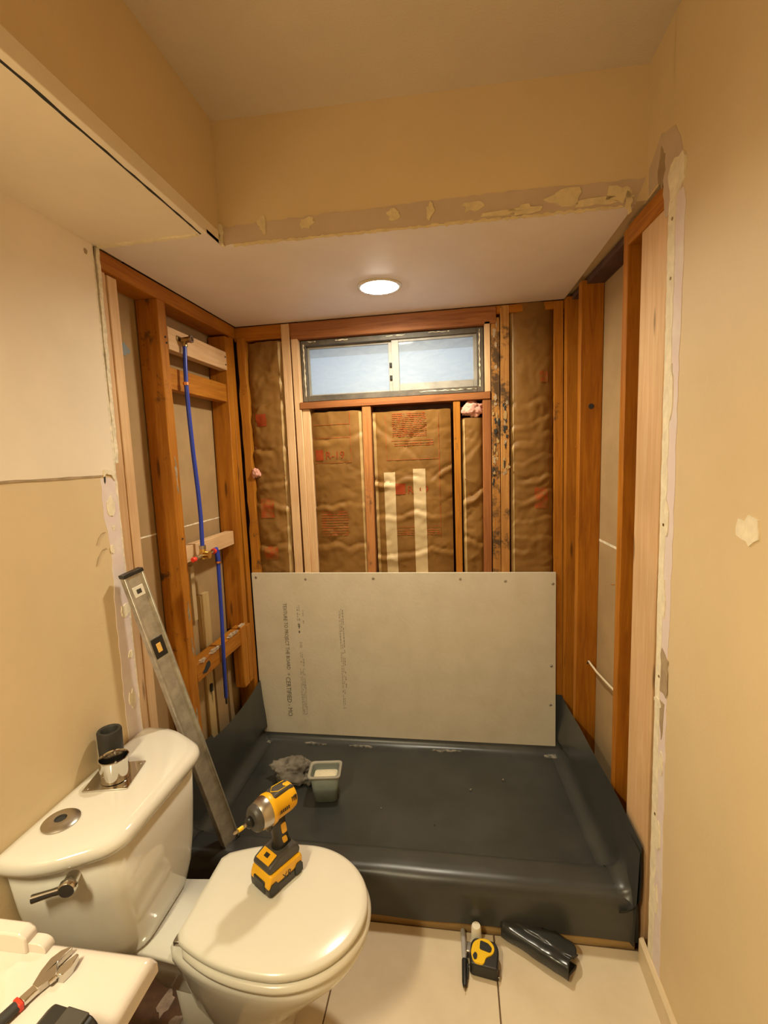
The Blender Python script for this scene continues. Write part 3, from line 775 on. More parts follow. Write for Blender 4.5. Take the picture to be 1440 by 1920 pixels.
# ------------------------------------------------------------------ framing: right alcove wall
bm = BM(); prism(bm, [(xr(-0.93) + 0.089, -0.93), (xr(0.1) + 0.089, 0.10), (xr(0.1) + 0.14, 0.10), (xr(-0.93) + 0.14, -0.93)], lambda a, b, t: (a, b, t), ZF - 0.1, 1.10)
obj('back_panel', bm, backp, wall_right, bevel=0.002)
bm = BM(); prism(bm, [(xr(-0.93) + 0.089, -0.93), (xr(0.1) + 0.089, 0.10), (xr(0.1) + 0.14, 0.10), (xr(-0.93) + 0.14, -0.93)], lambda a, b, t: (a, b, t), 1.106, ZA + 0.02)
obj('back_panel', bm, backp, wall_right, bevel=0.002)
bm = BM(); prism(bm, [(xr(-0.93) + 0.0885, -0.93), (xr(0.1) + 0.0885, 0.10), (xr(0.1) + 0.10, 0.10), (xr(-0.93) + 0.10, -0.93)], lambda a, b, t: (a, b, t), 1.098, 1.108)
obj('paper_tape', bm, gyps, wall_right)
def rstud(y0, y1, z0, z1, mat, dx=0.0, dy=0.0, name='stud', d=0.087):
    bm = BM(); secs = []
    for t in (0, 1):
        s = dy * (1 - t); z = z0 + (z1 - z0) * t
        secs.append([(xr(y0) + dx, y0 + s, z), (xr(y1) + dx, y1 + s, z), (xr(y1) + dx + d, y1 + s + .005, z), (xr(y0) + dx + d, y0 + s + .005, z)])
    loft(bm, secs)
    return obj(name, bm, mat, wall_right, bevel=0.002, segs=1)
rstud(-0.930, -0.900, -0.08, 2.10, WOOD('clean_timber', 'z', (0.86, 0.66, 0.40), (0.74, 0.52, 0.28), knots=False), dx=0.001)
rstud(-0.898, -0.745, -0.08, 2.10, new('z'), dx=0.004, dy=0.03, d=0.02)
rstud(-0.800, -0.762, -0.08, 2.10, new('z'), dx=0.025, dy=0.03, d=0.06)
rstud(-0.664, -0.626, -0.08, 2.15, old('z'), dy=0.04)
rstud(-0.222, -0.184, -0.08, 2.15, old('z'), dy=0.055)
rstud(-0.034, 0.006, -0.08, 2.15, old('z'), dy=0.0, dx=-0.004)
bm = BM(); prism(bm, [(xr(-0.905) - 0.002, -0.905), (xr(-0.664) - 0.002, -0.664), (xr(-0.664) + 0.088, -0.664), (xr(-0.905) + 0.088, -0.905)], lambda a, b, t: (a, b, t), 2.095, 2.153)
obj('top_plate', bm, old('y'), wall_right, bevel=0.002, segs=1)
bm = BM(); prism(bm, [(xr(-0.626) + 0.02, -0.626), (xr(0.1) + 0.02, 0.1), (xr(0.1) + 0.088, 0.1), (xr(-0.626) + 0.088, -0.626)], lambda a, b, t: (a, b, t), 2.135, 2.160)
obj('top_plate', bm, sheath, wall_right)
for (y, z) in ((-0.60, 1.02), (-0.18, 1.5), (-0.14, 0.95), (-0.17, 1.20)):
    bm = BM(); tube(bm, [(xr(y) + .001, y, z), (xr(y) - 0.012, y, z + .001)], 0.0015, 6); obj('nail', bm, brass, wall_right)
for (dx, z, rad) in ((0.045, 1.66, 0.011), (0.048, 0.557, 0.011)):  # flat dark discs: the upper is a knot, the lower the cable hole
    y = -0.222 + 0.055 * (1 - z / 2.15)
    bm = BM(); lathe(bm, [(0, 0.0012), (rad, 0.0012), (rad, -0.002)], (xr(y) + dx, y + .0025, z), (0, -1, 0), 20); obj('drill_hole', bm, darkgap, wall_right)
bm = BM()
tube(bm, [(1.627, -0.15, 0.557), (1.626, -0.20, 0.560), (1.632, -0.28, 0.556), (1.645, -0.38, 0.555), (1.655, -0.47, 0.558), (1.66, -0.60, 0.56)], 0.0045, 10)
tag(obj('electrical_cable', bm, cable, smooth='all'), 'pale cable coming out of a hole in a right wall stud', 'cable')

# ------------------------------------------------------------------ cement board
BX, BH = 1.524, 0.914
cb = thing('cement_board', 'large grey cement backer board screwed over the studs of the back wall', 'board', (BX / 2, 0.006, 0.0))
bm = BM(); secs = []
box(bm, -BX / 2, BX / 2, -0.006, 0.006, 0.0, BH)
obj('panel', bm, boardm, cb, bevel=0.0015, segs=1)
for x, z in ((0.024, 0.890), (0.292, 0.881), (0.645, 0.884), (1.076, 0.881), (1.291, 0.871), (1.510, 0.858), (1.503, 0.45), (1.50, 0.25)):
    bm = BM(); lathe(bm, [(0, 0.0012), (0.0032, 0.0010), (0.0045, 0.0002)], (x - BX / 2, -0.006, z), (0, -1, 0), 10); obj('screw', bm, steel, cb)
    bm = BM(); lathe(bm, [(0.0045, 0.0004), (0.008, 0.0004), (0.0075, -0.001)], (x - BX / 2, -0.006, z), (0, -1, 0), 12); obj('screw_dimple', bm, fink, cb)
def btext(s, x, ztop, length, h, mat):
    b2 = text_bm(s, 1.0)
    xs = [v.co.x for v in b2.verts]; ys = [v.co.y for v in b2.verts]
    kx = length / (max(xs) - min(xs)); ky = h / (max(ys) - min(ys)); mx, my = min(xs), min(ys)
    for v in b2.verts:
        a, b = (v.co.x - mx) * kx, (v.co.y - my) * ky
        v.co = Vector((x + b - BX / 2, -0.0066, ztop - a))
    return obj('printed_text', b2, mat, cb)
btext('TEXTURE TO PROJECT THE BOARD', 0.155, 0.753, 0.36, 0.026, ink)
btext('* CERTIFIED - MO', 0.152, 0.372, 0.24, 0.026, ink)
def dashes(x0, x1, z0, z1, cols, mat, seed, fill=0.8):
    rr = random.Random(seed); b2 = BM()
    w = (x1 - x0) / cols
    for k in range(cols):
        z = z1
        while z > z0:
            h = rr.uniform(.004, .014)
            if rr.random() < fill:
                a = x0 + k * w + w * .2 - BX / 2; b = x0 + k * w + w * .8 - BX / 2
                b2.faces.new([b2.verts.new(p) for p in ((a, -0.0064, z), (b, -0.0064, z), (b, -0.0064, z - h), (a, -0.0064, z - h))])
            z -= h + rr.uniform(.002, .005)
    o2 = obj('printed_lines', b2, mat, cb); o2['kind'] = 'stuff'; return o2
dashes(0.232, 0.252, 0.63, 0.743, 2, fink, 1); dashes(0.262, 0.272, 0.65, 0.743, 1, fink, 2, .6)
dashes(0.236, 0.248, 0.60, 0.645, 1, ink, 3, .95); dashes(0.238, 0.254, 0.52, 0.545, 2, fink, 4, 1)
dashes(0.236, 0.255, 0.46, 0.49, 2, fink, 5, 1); dashes(0.236, 0.262, 0.42, 0.455, 2, fink, 6, .7)
dashes(0.232, 0.262, 0.145, 0.40, 4, fink, 7, .8)
dashes(0.456, 0.474, 0.19, 0.725, 2, fink, 8, .75); dashes(0.476, 0.481, 0.30, 0.72, 1, ink, 9, .55)

# ------------------------------------------------------------------ shower liner (grey sheet over pan and curb)
prof = [(0.010, 0.30), (0.006, 0.06), (-0.004, 0.020), (-0.022, 0.004), (-0.05, 0.0), (-0.20, -0.004), (-0.40, -0.006), (-0.58, -0.002), (-0.66, 0.004), (-0.695, 0.025), (-0.722, 0.068), (-0.748, 0.084), (-0.79, 0.088), (-0.824, 0.085), (-0.844, 0.072), (-0.854, 0.048), (-0.857, 0.0), (-0.858, -0.066)]
def samp(prof, n):
    L = [0]
    for a, b in zip(prof, prof[1:]): L.append(L[-1] + math.dist(a, b))
    out = []
    for i in range(n + 1):
        s = L[-1] * i / n
        for k in range(len(prof) - 1):
            if s <= L[k + 1] + 1e-9:
                t = (s - L[k]) / (L[k + 1] - L[k])
                out.append((prof[k][0] + (prof[k + 1][0] - prof[k][0]) * t, prof[k][1] + (prof[k + 1][1] - prof[k][1]) * t)); break
    return out
P2 = samp(prof, 110)
def zfloor(y):
    for a, b in zip(prof[4:], prof[5:]):
        if b[0] <= y <= a[0]: return a[1] + (b[1] - a[1]) * (a[0] - y) / max(1e-6, a[0] - b[0])
    return 0.05 if y < -0.8 else 0.0
XL0 = 0.006
def xrm(y): return xr(y) - 0.008
liner = thing('shower_liner', 'dark grey waterproof liner covering the shower pan, its curb and wall bottoms', 'shower liner', (0.78, -0.43, 0.0))
bm = BM()
def lf(u, v):
    i = v * 110; k = min(int(i), 109); t = i - k
    y = P2[k][0] * (1 - t) + P2[k + 1][0] * t; z = P2[k][1] * (1 - t) + P2[k + 1][1] * t
    x = XL0 + (xrm(y) - XL0) * u
    w = 0.0
    if y < -0.03: w = 0.0035 * nz(x * 3.2, y * 4, 2.0) + 0.0018 * nz(x * 9, y * 9, 5)
    if y < -0.80: y += 0.004 * nz(x * 4, z * 6, 1) ; z += 0.004 * nz(x * 3, 7, 1) if z < 0 else 0
    return (x - 0.78, y + 0.43, z + w)
grid(bm, 90, 110, lf)
obj('pan_sheet', bm, linerm, liner, smooth='all')
def upturn(name, side, y0, y1, topf, n=60):
    bm = BM()
    def f(u, v):
        y = y0 + (y1 - y0) * u
        base = zfloor(min(y, -0.05)) + 0.002
        top = topf(y)
        rad = 0.055
        if v < 0.35:
            q = v / 0.35 * math.pi / 2
            off = rad * (1 - math.sin(q)); z = base + rad * (1 - math.cos(q))
        else:
            t = (v - .35) / .65
            off = 0.004 * nz(y * 5, t * 2, 3); z = base + rad + (top - base - rad) * t
            off += 0.022 * max(0, 1 + y / 0.12) * (1 - t) if y > -0.12 else 0
        off = max(off, -0.002)
        x = XL0 + 0.001 + off if side < 0 else xrm(y) - 0.001 - off
        return (x - 0.78, y + 0.43, z)
    grid(bm, n, 22, f)
    return obj(name, bm, linerm, liner, smooth='all')
upturn('wall_upturn', -1, 0.006, -0.885, lambda y: 0.33 - 0.035 * math.sin(math.pi * min(1, -y / 0.6)) + 0.02 * (y < -0.5))
upturn('wall_upturn', 1, 0.006, -0.870, lambda y: 0.30 + 0.0 * y + 0.006 * nz(y * 5, 2, 2) - (0.0 if y > -0.70 else (-(y + .70)) * 0.12))
dust = M('pale_dust', (0.30, 0.27, 0.22), 0.95, 0.2, 40, color2=(0.07, 0.07, 0.065), lo=0.42, hi=0.6)
for i, (x, y, rx, ry) in enumerate(((0.30, -0.035, .06, .010), (0.55, -0.035, .05, .008), (0.98, -0.035, .07, .010), (1.50, -0.035, .04, .016), (0.04, -0.04, .03, .012), (1.1, -0.30, .004, .003), (1.25, -.22, .003, .003), (0.72, -.45, .003, .004), (0.95, -.52, .003, .002))):
    bm = BM(); skin(bm, wobble(blob(x - .78, y + .43, rx, ry, 300 + i, j=.35), .008, .002, i), lambda a, b, t: (a, b, t), -0.002, 0.0062 if i < 5 else 0.002)
    obj('dust_smear', bm, dust, liner)
bm = BM()     # folded corner flap on the right end of the curb
def ff(u, v):
    y = -0.79 - 0.078 * u; z = 0.255 - 0.33 * v
    x = xrm(y) - 0.004 - 0.012 * v - 0.010 * math.sin(u * math.pi) * v
    return (x - 0.78, y + 0.43, z)
grid(bm, 10, 20, ff)
obj('corner_fold', bm, linerm, liner, smooth='all')
bm = BM(); box(bm, 0.0, XR - 0.008, -0.846, -0.76, ZF - 0.012, 0.045)
tag(obj('curb_board', bm, WOOD('curb_timber', 'x', (0.52, 0.36, 0.16), (0.36, 0.22, 0.08)), bevel=0.002, segs=1), 'wooden curb board showing as a thin strip below the grey liner', 'curb')

# ------------------------------------------------------------------ lights as objects
rl = thing('recessed_light', 'round lit recessed light in the alcove ceiling', 'light', (0.784, -0.357, ZA - 0.012))
bm = BM(); lathe(bm, [(0.074, -0.0005), (0.088, -0.0005), (0.088, -0.003), (0.080, -0.007), (0.074, -0.006)], seg=48, closed=True)
obj('trim_ring', bm, plasw, rl, smooth=True)
bm = BM(); lathe(bm, [(0, -0.016), (0.03, -0.015), (0.055, -0.012), (0.072, -0.007), (0.074, -0.001)], seg=48)
obj('lens', bm, lens_m, rl, smooth='all')
vlt = thing('vanity_light', 'vanity wall lamp with three glass shades left of the camera', 'lamp', (0.0, LIGHT_POS[1], LIGHT_POS[2]))
bm = BM(); box(bm, 0.0, 0.03, -0.24, 0.24, 0.06, 0.14); obj('back_plate', bm, chrome, vlt, bevel=0.004)
for k in (-1, 0, 1):
    bm = BM(); tube(bm, [(0.028, k * 0.16, 0.10), (0.18, k * 0.16, 0.12), (0.27, k * 0.16, 0.10)], 0.008, 10); obj('arm', bm, chrome, vlt, smooth=True)
    bm = BM(); lathe(bm, [(0.012, 0.10), (0.03, 0.095), (0.045, 0.07), (0.055, 0.02), (0.058, 0.02), (0.048, 0.072), (0.032, 0.099), (0.012, 0.104)], (0.27, k * 0.16, 0.0), Z, 24, True); obj('glass_shade', bm, capw, vlt, smooth=True)
    bm = BM(); lathe(bm, [(0, 0.03), (0.02, 0.036), (0.028, 0.055), (0.014, 0.09), (0, 0.09)], (0.27, k * 0.16, 0.0), Z, 20); obj('bulb', bm, lamp_m, vlt, smooth=True)

# ------------------------------------------------------------------ water pipes and valve
bm = BM()
pts = [(0.018, -0.486, 1.955), (0.018, -0.494, 1.88), (0.018, -0.499, 1.80), (0.018, -0.497, 1.68), (0.018, -0.490, 1.53), (0.018, -0.478, 1.38), (0.018, -0.474, 1.27), (0.018, -0.480, 1.15)]
wp = thing('water_pipe', 'tall blue water pipe rising from the brass valve to the shower elbow', 'pipe', (0.018, -0.48, 1.15))
def off(pts, o): return [tuple(Vector(p) - Vector(o)) for p in pts]
tube(bm, off(pts, wp.location), 0.0085, 14); obj('tube', bm, bluep, wp, smooth=True)
bm = BM(); lathe(bm, [(0.0088, -0.006), (0.0115, -0.006), (0.0115, 0.006), (0.0088, 0.006)], (0, -0.019, 0.655), Z, 16, True); obj('copper_clip', bm, copper, wp)
wp2 = thing('water_pipe', 'short blue water pipe running down from the brass valve to the liner', 'pipe', (0.012, -0.37, 0.43))
bm = BM(); tube(bm, off([(0.020, -0.366, 1.06), (0.018, -0.370, 0.80), (0.012, -0.372, 0.60), (0.010, -0.374, 0.43)], wp2.location), 0.0085, 14); obj('tube', bm, bluep, wp2, smooth=True)
bm = BM(); tube(bm, off([(0.010, -0.374, 0.432), (0.010, -0.374, 0.40)], wp2.location), 0.0045, 10); obj('stub_end', bm, blackp, wp2)
se = thing('shower_elbow', 'small brass shower elbow screwed to the pale upper block', 'fitting', (0.001, -0.486, 1.972))
bm = BM(); tube(bm, [(0.017, 0, -0.022), (0.017, 0, 0.004)], 0.0105, 14); tube(bm, [(0.008, 0, 0.002), (0.045, 0.0, 0.004)], 0.0115, 14); obj('elbow_body', bm, bronze, se, smooth=True)
bm = BM(); lathe(bm, [(0.008, 0), (0.0145, 0), (0.0145, 0.008), (0.008, 0.008)], (0.042, 0, 0.004), X, 14, True); obj('collar', bm, steel, se)
bm = BM(); box(bm, 0.0, 0.004, -0.028, 0.028, -0.004, 0.016); obj('ear_plate', bm, bronze, se, bevel=0.003)
sv = thing('shower_valve', 'brass shower valve body with red stops on the lower pale block', 'valve', (0.018, -0.48, 1.112))
bm = BM(); tube(bm, [(0, 0, -0.016), (0, 0, 0.026)], 0.013, 16); tube(bm, [(-0.01, 0, 0), (0.03, 0, 0)], 0.0155, 16); obj('valve_body', bm, brass, sv, smooth=True)
bm = BM(); tube(bm, [(0, 0.010, 0.0), (0, 0.084, -0.002)], 0.0075, 14); obj('right_arm', bm, chrome, sv, smooth=True)
bm = BM(); tube(bm, [(0, -0.010, 0.0), (0, -0.070, -0.002)], 0.0080, 14); obj('left_arm', bm, steel, sv, smooth=True)
bm = BM(); lathe(bm, [(0, 0), (0.010, 0), (0.0105, 0.016), (0.008, 0.020), (0, 0.021)], (0.004, -0.068, -0.003), (0, -1, 0), 16); obj('red_plug', bm, redp, sv, smooth=True)
bm = BM(); lathe(bm, [(0.0076, 0), (0.012, 0), (0.012, 0.012), (0.0076, 0.012)], (0, 0.082, -0.002), Y, 16, True); obj('red_ring', bm, redp, sv)
bm = BM(); tube(bm, [(0, 0.094, 0.0), (0, 0.108, 0.002), (0, 0.114, -0.008), (0.001, 0.115, -0.03), (0.002, 0.114, -0.055)], 0.011, 14); obj('blue_elbow', bm, bluep, sv, smooth=True)
bm = BM(); lathe(bm, [(0.009, -0.006), (0.0135, -0.006), (0.0135, 0.008), (0.009, 0.008)], (0.0, 0.0, 0.032), Z, 16, True); obj('collar_nut', bm, steel, sv)
bm = BM(); lathe(bm, [(0.0088, -0.004), (0.0125, -0.004), (0.0125, 0.004), (0.0088, 0.004)], (0.002, 0.114, -0.056), Z, 16, True); obj('copper_clip', bm, copper, sv)

# ------------------------------------------------------------------ toilet
TY = -1.188
toi = thing('toilet', 'white two-piece toilet with closed round lid against the left wall', 'toilet', (0.35, TY, ZF))
ox, oy, oz = 0.35, TY, ZF
def tsec(x0, x1, L, ch, z, r=0.03):
    """tank cross-section: back edge x0, front x1, half length L, front corner chamfer ch"""
    p = [(x0, -L), (x0 + (x1 - x0) * 0.42, -L), (x1, -(L - ch)), (x1, L - ch), (x0 + (x1 - x0) * 0.42, L), (x0, L)]
    q = rounded(p, [0.02, r * 2.2, r * 1.8, r * 1.8, r * 2.2, 0.02], 6)
    return [(a - ox, b, z - oz) for a, b in q]
bm = BM()
loft(bm, [tsec(0.035, 0.205, 0.085, 0.03, 0.212), tsec(0.028, 0.222, 0.125, 0.035, 0.216), tsec(0.022, 0.236, 0.165, 0.045, 0.240), tsec(0.018, 0.242, 0.195, 0.055, 0.290), tsec(0.015, 0.246, 0.218, 0.065, 0.36), tsec(0.012, 0.248, 0.236, 0.072, 0.45), tsec(0.010, 0.250, 0.252, 0.078, 0.588)])
obj('tank', bm, porc, toi, smooth='all')
bm = BM()
loft(bm, [tsec(0.010, 0.256, 0.262, 0.082, 0.578), tsec(0.006, 0.264, 0.270, 0.084, 0.582), tsec(0.004, 0.268, 0.276, 0.085, 0.596), tsec(0.006, 0.265, 0.274, 0.085, 0.608), tsec(0.014, 0.255, 0.265, 0.083, 0.617), tsec(0.03, 0.237, 0.248, 0.080, 0.6195), tsec(0.08, 0.18, 0.18, 0.05, 0.620)])
obj('tank_lid', bm, porc, toi, smooth='all')
# flush lever on the near end of the tank
lv = Vector((0.164 - ox, -1.402 - oy, 0.548 - oz)); ld = Vector((0.35, -0.93, 0)).normalized()
bm = BM(); lathe(bm, [(0, 0.046), (0.016, 0.045), (0.019, 0.041), (0.020, 0.032), (0.016, 0.028), (0.014, -0.02)], lv, ld, 24)
lever = obj('flush_lever', bm, chrome, toi, smooth=True)
bm = BM()
side = Vector((-0.93, -0.35, 0)).normalized()
c0 = lv + ld * 0.036
tube(bm, [c0, c0 + side * 0.03 + Vector((0, 0, -.004)), c0 + side * 0.072 + Vector((0, 0, -0.010))], [0.010, 0.008, 0.0095], 12)
obj('lever_arm', bm, chrome, lever, smooth=True)
# lid and seat outlines
def egg(xb, xf, hw, hb, n=64):
    """outline seen from above: flat back of half width hb at xb, round front at xf"""
    pts = []
    xm = xf - hw * 1.12
    for k in range(n + 1):
        t = -math.pi / 2 + math.pi * k / n
        pts.append((xm + (xf - xm) * math.cos(t), hw * math.sin(t)))
    for k in range(1, 16):
        t = k / 16; q = (1 - math.cos(t * math.pi)) / 2
        pts.append((xm + (xb - xm) * t, hw + (hb - hw) * (t ** 2.2)))
    cr = 10
    pts.append((xb, hb * 0.9))
    pts.append((xb, -hb * 0.9))
    for k in range(15, 0, -1):
        t = k / 16
        pts.append((xm + (xb - xm) * t, -(hw + (hb - hw) * (t ** 2.2))))
    return pts
def esec(xb, xf, hw, hb, z, s=1.0):
    return [((a - .58) * s + .58 - ox, b * s, z - oz) for a, b in egg(xb, xf, hw, hb)]
bm = BM()
loft(bm, [esec(.338, .806, .187, .125, .288, .975), esec(.338, .806, .187, .125, .290), esec(.338, .808, .189, .127, .300), esec(.340, .805, .187, .125, .3065, .992), esec(.345, .80, .184, .12, .310, .96), esec(.36, .79, .17, .11, .3120, .80), esec(.4, .76, .14, .09, .3128, .4)])
obj('seat_lid', bm, plasw, toi, smooth='all')
bm = BM()
loft(bm, [esec(.350, .812, .192, .130, .262, .97), esec(.350, .814, .194, .132, .265), esec(.350, .815, .195, .133, .274), esec(.352, .812, .192, .130, .2815, .985), esec(.352, .812, .192, .130, .283, .95)])
obj('seat', bm, plasw, toi, smooth='all')
bm = BM()
loft(bm, [esec(.40, .58, .10, .07, -.10), esec(.40, .585, .10, .07, -.06), esec(.39, .61, .11, .075, .0), esec(.36, .66, .135, .10, .08), esec(.34, .74, .165, .11, .16), esec(.32, .795, .183, .115, .215), esec(.31, .808, .188, .12, .240), esec(.31, .808, .188, .12, .254), esec(.32, .80, .18, .12, .260)])
obj('bowl', bm, porc, toi, smooth='all')
def dsec(x0, x1, h0, h1, z, r=0.02):
    n = 10; pts = []
    for k in range(n + 1):
        t = k / n; pts.append((x0 + (x1 - x0) * t, -(h0 + (h1 - h0) * (t ** 1.8))))
    for k in range(n, -1, -1):
        t = k / n; pts.append((x0 + (x1 - x0) * t, (h0 + (h1 - h0) * (t ** 1.8))))
    return [(a - ox, b, z - oz) for a, b in pts]
bm = BM()
loft(bm, [dsec(.24, .42, .05, .07, .05), dsec(.17, .42, .07, .09, .14), dsec(.11, .42, .095, .12, .200), dsec(.09, .42, .105, .135, .222), dsec(.095, .42, .102, .132, .228)])
obj('tank_deck', bm, porc, toi, smooth='all')
bm = BM()
loft(bm, [dsec(.26, .56, .060, .10, -.10), dsec(.26, .56, .060, .10, -.085), dsec(.28, .5, .045, .08, -.06), dsec(.26, .48, .045, .08, .08)])
obj('foot', bm, porc, toi, smooth='all')
for s in (-1, 1):
    bm = BM(); box(bm, .318 - ox, .345 - ox, s * .098 - .012, s * .098 + .012, .228 - oz, .272 - oz)
    obj('hinge', bm, steel, toi, bevel=0.004)
# ------------------------------------------------------------------ things on the tank lid
ZL = 0.6200
disc = thing('nickel_escutcheon', 'round brushed nickel disc with a hole lying on the tank lid', 'disc', (0.077, -1.336, ZL))
bm = BM(); lathe(bm, [(0.013, 0.002), (0.014, 0.009), (0.022, 0.010), (0.036, 0.0075), (0.042, 0.003), (0.042, 0.0), (0.013, 0.0)], seg=40, closed=True); obj('ring', bm, steel, disc, smooth=True)
bm = BM(); lathe(bm, [(0, 0.001), (0.0135, 0.001), (0.0135, 0.0035), (0.0, 0.0035)], seg=24); obj('dark_bore', bm, darkgap, disc)
fl = thing('steel_drain_flange', 'chrome drain cup on a square steel plate lying on the tank lid', 'drain', (0.095, -1.168, ZL), (0, 0, R(12.5)))
bm = BM()
prism(bm, rounded([(-0.060, -0.060), (0.060, -0.060), (0.060, 0.060), (-0.060, 0.060)], 0.003, 2), lambda a, b, t: (a, b, t), 0.0, 0.004)
obj('square_plate', bm, chrome, fl, bevel=0.0008, segs=1)
bm = BM(); lathe(bm, [(0.034, 0.004), (0.037, 0.006), (0.037, 0.062), (0.0385, 0.066), (0.036, 0.067), (0.0335, 0.060), (0.033, 0.008), (0.0, 0.006)], (0.006, -0.010, 0), seg=40); obj('cup', bm, chrome, fl, smooth=True)
for sx, sy in ((-1, -1), (1, -1), (-1, 1), (1, 1)):
    bm = BM(); lathe(bm, [(0, 0.0052), (0.004, 0.0048), (0.005, 0.004)], (sx * .048, sy * .048, 0), seg=10); obj('screw', bm, steel, fl)
bm = BM(); lathe(bm, [(0.030, 0.0), (0.031, 0.002), (0.0325, 0.060), (0.033, 0.100), (0.031, 0.104), (0.024, 0.104), (0.021, 0.100), (0.021, 0.02), (0.0, 0.02)], seg=40)
cp = obj('rubber_coupling', bm, blackr, smooth=True); cp.location = (0.047, -1.117, ZL + 0.0042)
tag(cp, 'short black pipe coupling standing behind the chrome cup on the tank lid', 'coupling')

# ------------------------------------------------------------------ spirit level leaning on the left wall
A = Vector((0.045, -0.957, 1.160)); B = Vector((0.205, -0.775, 0.075))
ax = (B - A).normalized(); nrm = Vector((0.86, -0.40, 0.2)); nrm = (nrm - ax * nrm.dot(ax)).normalized(); wv = ax.cross(nrm).normalized()
LV = (B - A).length
lev = thing('spirit_level', 'long worn aluminium spirit level leaning on the left wall behind the toilet', 'level', B)
def lb(name, t0, t1, w0, w1, n0, n1, mat, parent=lev, bevel=0.001):
    bm = BM()
    c = A + ax * ((t0 + t1) / 2) + wv * ((w0 + w1) / 2) + nrm * ((n0 + n1) / 2) - B
    obox(bm, c, ax, wv, nrm, (t1 - t0) / 2, (w1 - w0) / 2, (n1 - n0) / 2)
    return obj(name, bm, mat, parent, bevel=bevel, segs=1)
lb('web', 0.006, LV - 0.006, -0.030, 0.030, -0.005, 0.007, alu)
lb('rail', 0.006, LV - 0.006, -0.033, -0.027, -0.013, 0.013, alu)
lb('rail', 0.006, LV - 0.006, 0.027, 0.033, -0.013, 0.013, alu)
lb('end_cap', 0.0, 0.012, -0.034, 0.034, -0.014, 0.014, blackp)
lb('end_cap', LV - 0.012, LV, -0.034, 0.034, -0.014, 0.014, blackp)
v1 = lb('vial_window', 0.235, 0.305, -0.020, 0.022, 0.004, 0.0085, blackp)
lb('amber_vial', 0.255, 0.287, -0.006, 0.010, 0.006, 0.0100, ambr, v1)
lb('top_vial_window', 0.05, 0.085, -0.018, 0.018, 0.004, 0.0085, plasw)
lb('top_vial', 0.060, 0.075, -0.008, 0.008, 0.006, 0.0095, greyp)
for k in range(34):
    lb('scale_mark', 0.04 + k * 0.02, 0.0415 + k * 0.02, -0.0334, -0.0325, -0.010, 0.0 if k % 5 else 0.008, greyp, bevel=0)

# ------------------------------------------------------------------ impact driver standing on the toilet lid
dr = thing('impact_driver', 'yellow and black cordless impact driver standing on the toilet lid', 'drill', (0.538, -1.128, 0.3126), (0, 0, math.atan2(-0.857, -0.516)))
dr.scale = (1.04, 1.12, 1.22)
# local x = forwards, z = up
def dprism(name, poly, y0, y1, mat, parent, bevel=0.004, segs=2):
    bm = BM(); prism(bm, poly, lambda a, b, t: (a, t, b), y0, y1)
    return obj(name, bm, mat, parent, bevel=bevel, segs=segs)
bat = dprism('battery_base', [(-0.056, 0.0), (0.052, 0.0), (0.056, 0.006), (0.056, 0.022), (-0.058, 0.022), (-0.058, 0.006)], -0.037, 0.037, greyp, dr)
dprism('battery_shell', [(-0.058, 0.021), (0.057, 0.021), (0.055, 0.034), (0.046, 0.050), (-0.052, 0.050), (-0.058, 0.042)], -0.0375, 0.0375, yellow, dr, 0.006)
for s in (-1, 1):
    y = s * 0.0375
    for (xa, xb_) in ((0.026, 0.053), (-0.056, -0.030)):
        bm = BM(); prism(bm, [(xa, 0.006), (xb_, 0.006), (xb_, 0.024), (xb_ - .006, 0.032), (xa + .006, 0.032), (xa, 0.024)], lambda a, b, t: (a, t, b), min(y, y + s * .002), max(y, y + s * .002)); obj('side_grip', bm, blackp, bat)
b2 = text_bm('XR', 0.024); bmesh.ops.triangulate(b2, faces=b2.faces)
for v in b2.verts: v.co = Vector((-0.016 + v.co.x, -0.0381, 0.018 + v.co.y))
s_front = [(0.056, -0.022), (0.056, 0.022)]
b3 = b2.copy()
obj('printed_text', b2, blackp, bat)
for v in b3.verts: v.co = Vector((-v.co.x - 0.004, 0.0381, v.co.z))
obj('printed_text', b3, blackp, bat)
bm = BM(); box(bm, 0.052, 0.0585, -0.022, 0.022, 0.006, 0.036); obj('release_button', bm, blackp, bat, bevel=0.003)
foot = dprism('tool_foot', [(-0.054, 0.049), (0.044, 0.049), (0.050, 0.056), (0.044, 0.066), (0.012, 0.076), (-0.030, 0.080), (-0.050, 0.074), (-0.056, 0.060)], -0.033, 0.033, greyp, dr, 0.005)
bm = BM(); prism(bm, [(0.014, 0.0765), (0.043, 0.0675), (0.0435, 0.0690), (0.0145, 0.0780)], lambda a, b, t: (a, t, b), -0.024, 0.024); pnl = obj('yellow_panel', bm, yellow, foot)
bm = BM(); prism(bm, [(0.022, 0.0755), (0.032, 0.0722), (0.0324, 0.0736), (0.0224, 0.0769)], lambda a, b, t: (a, t, b), -0.007, 0.007); obj('mode_button', bm, blackp, pnl)
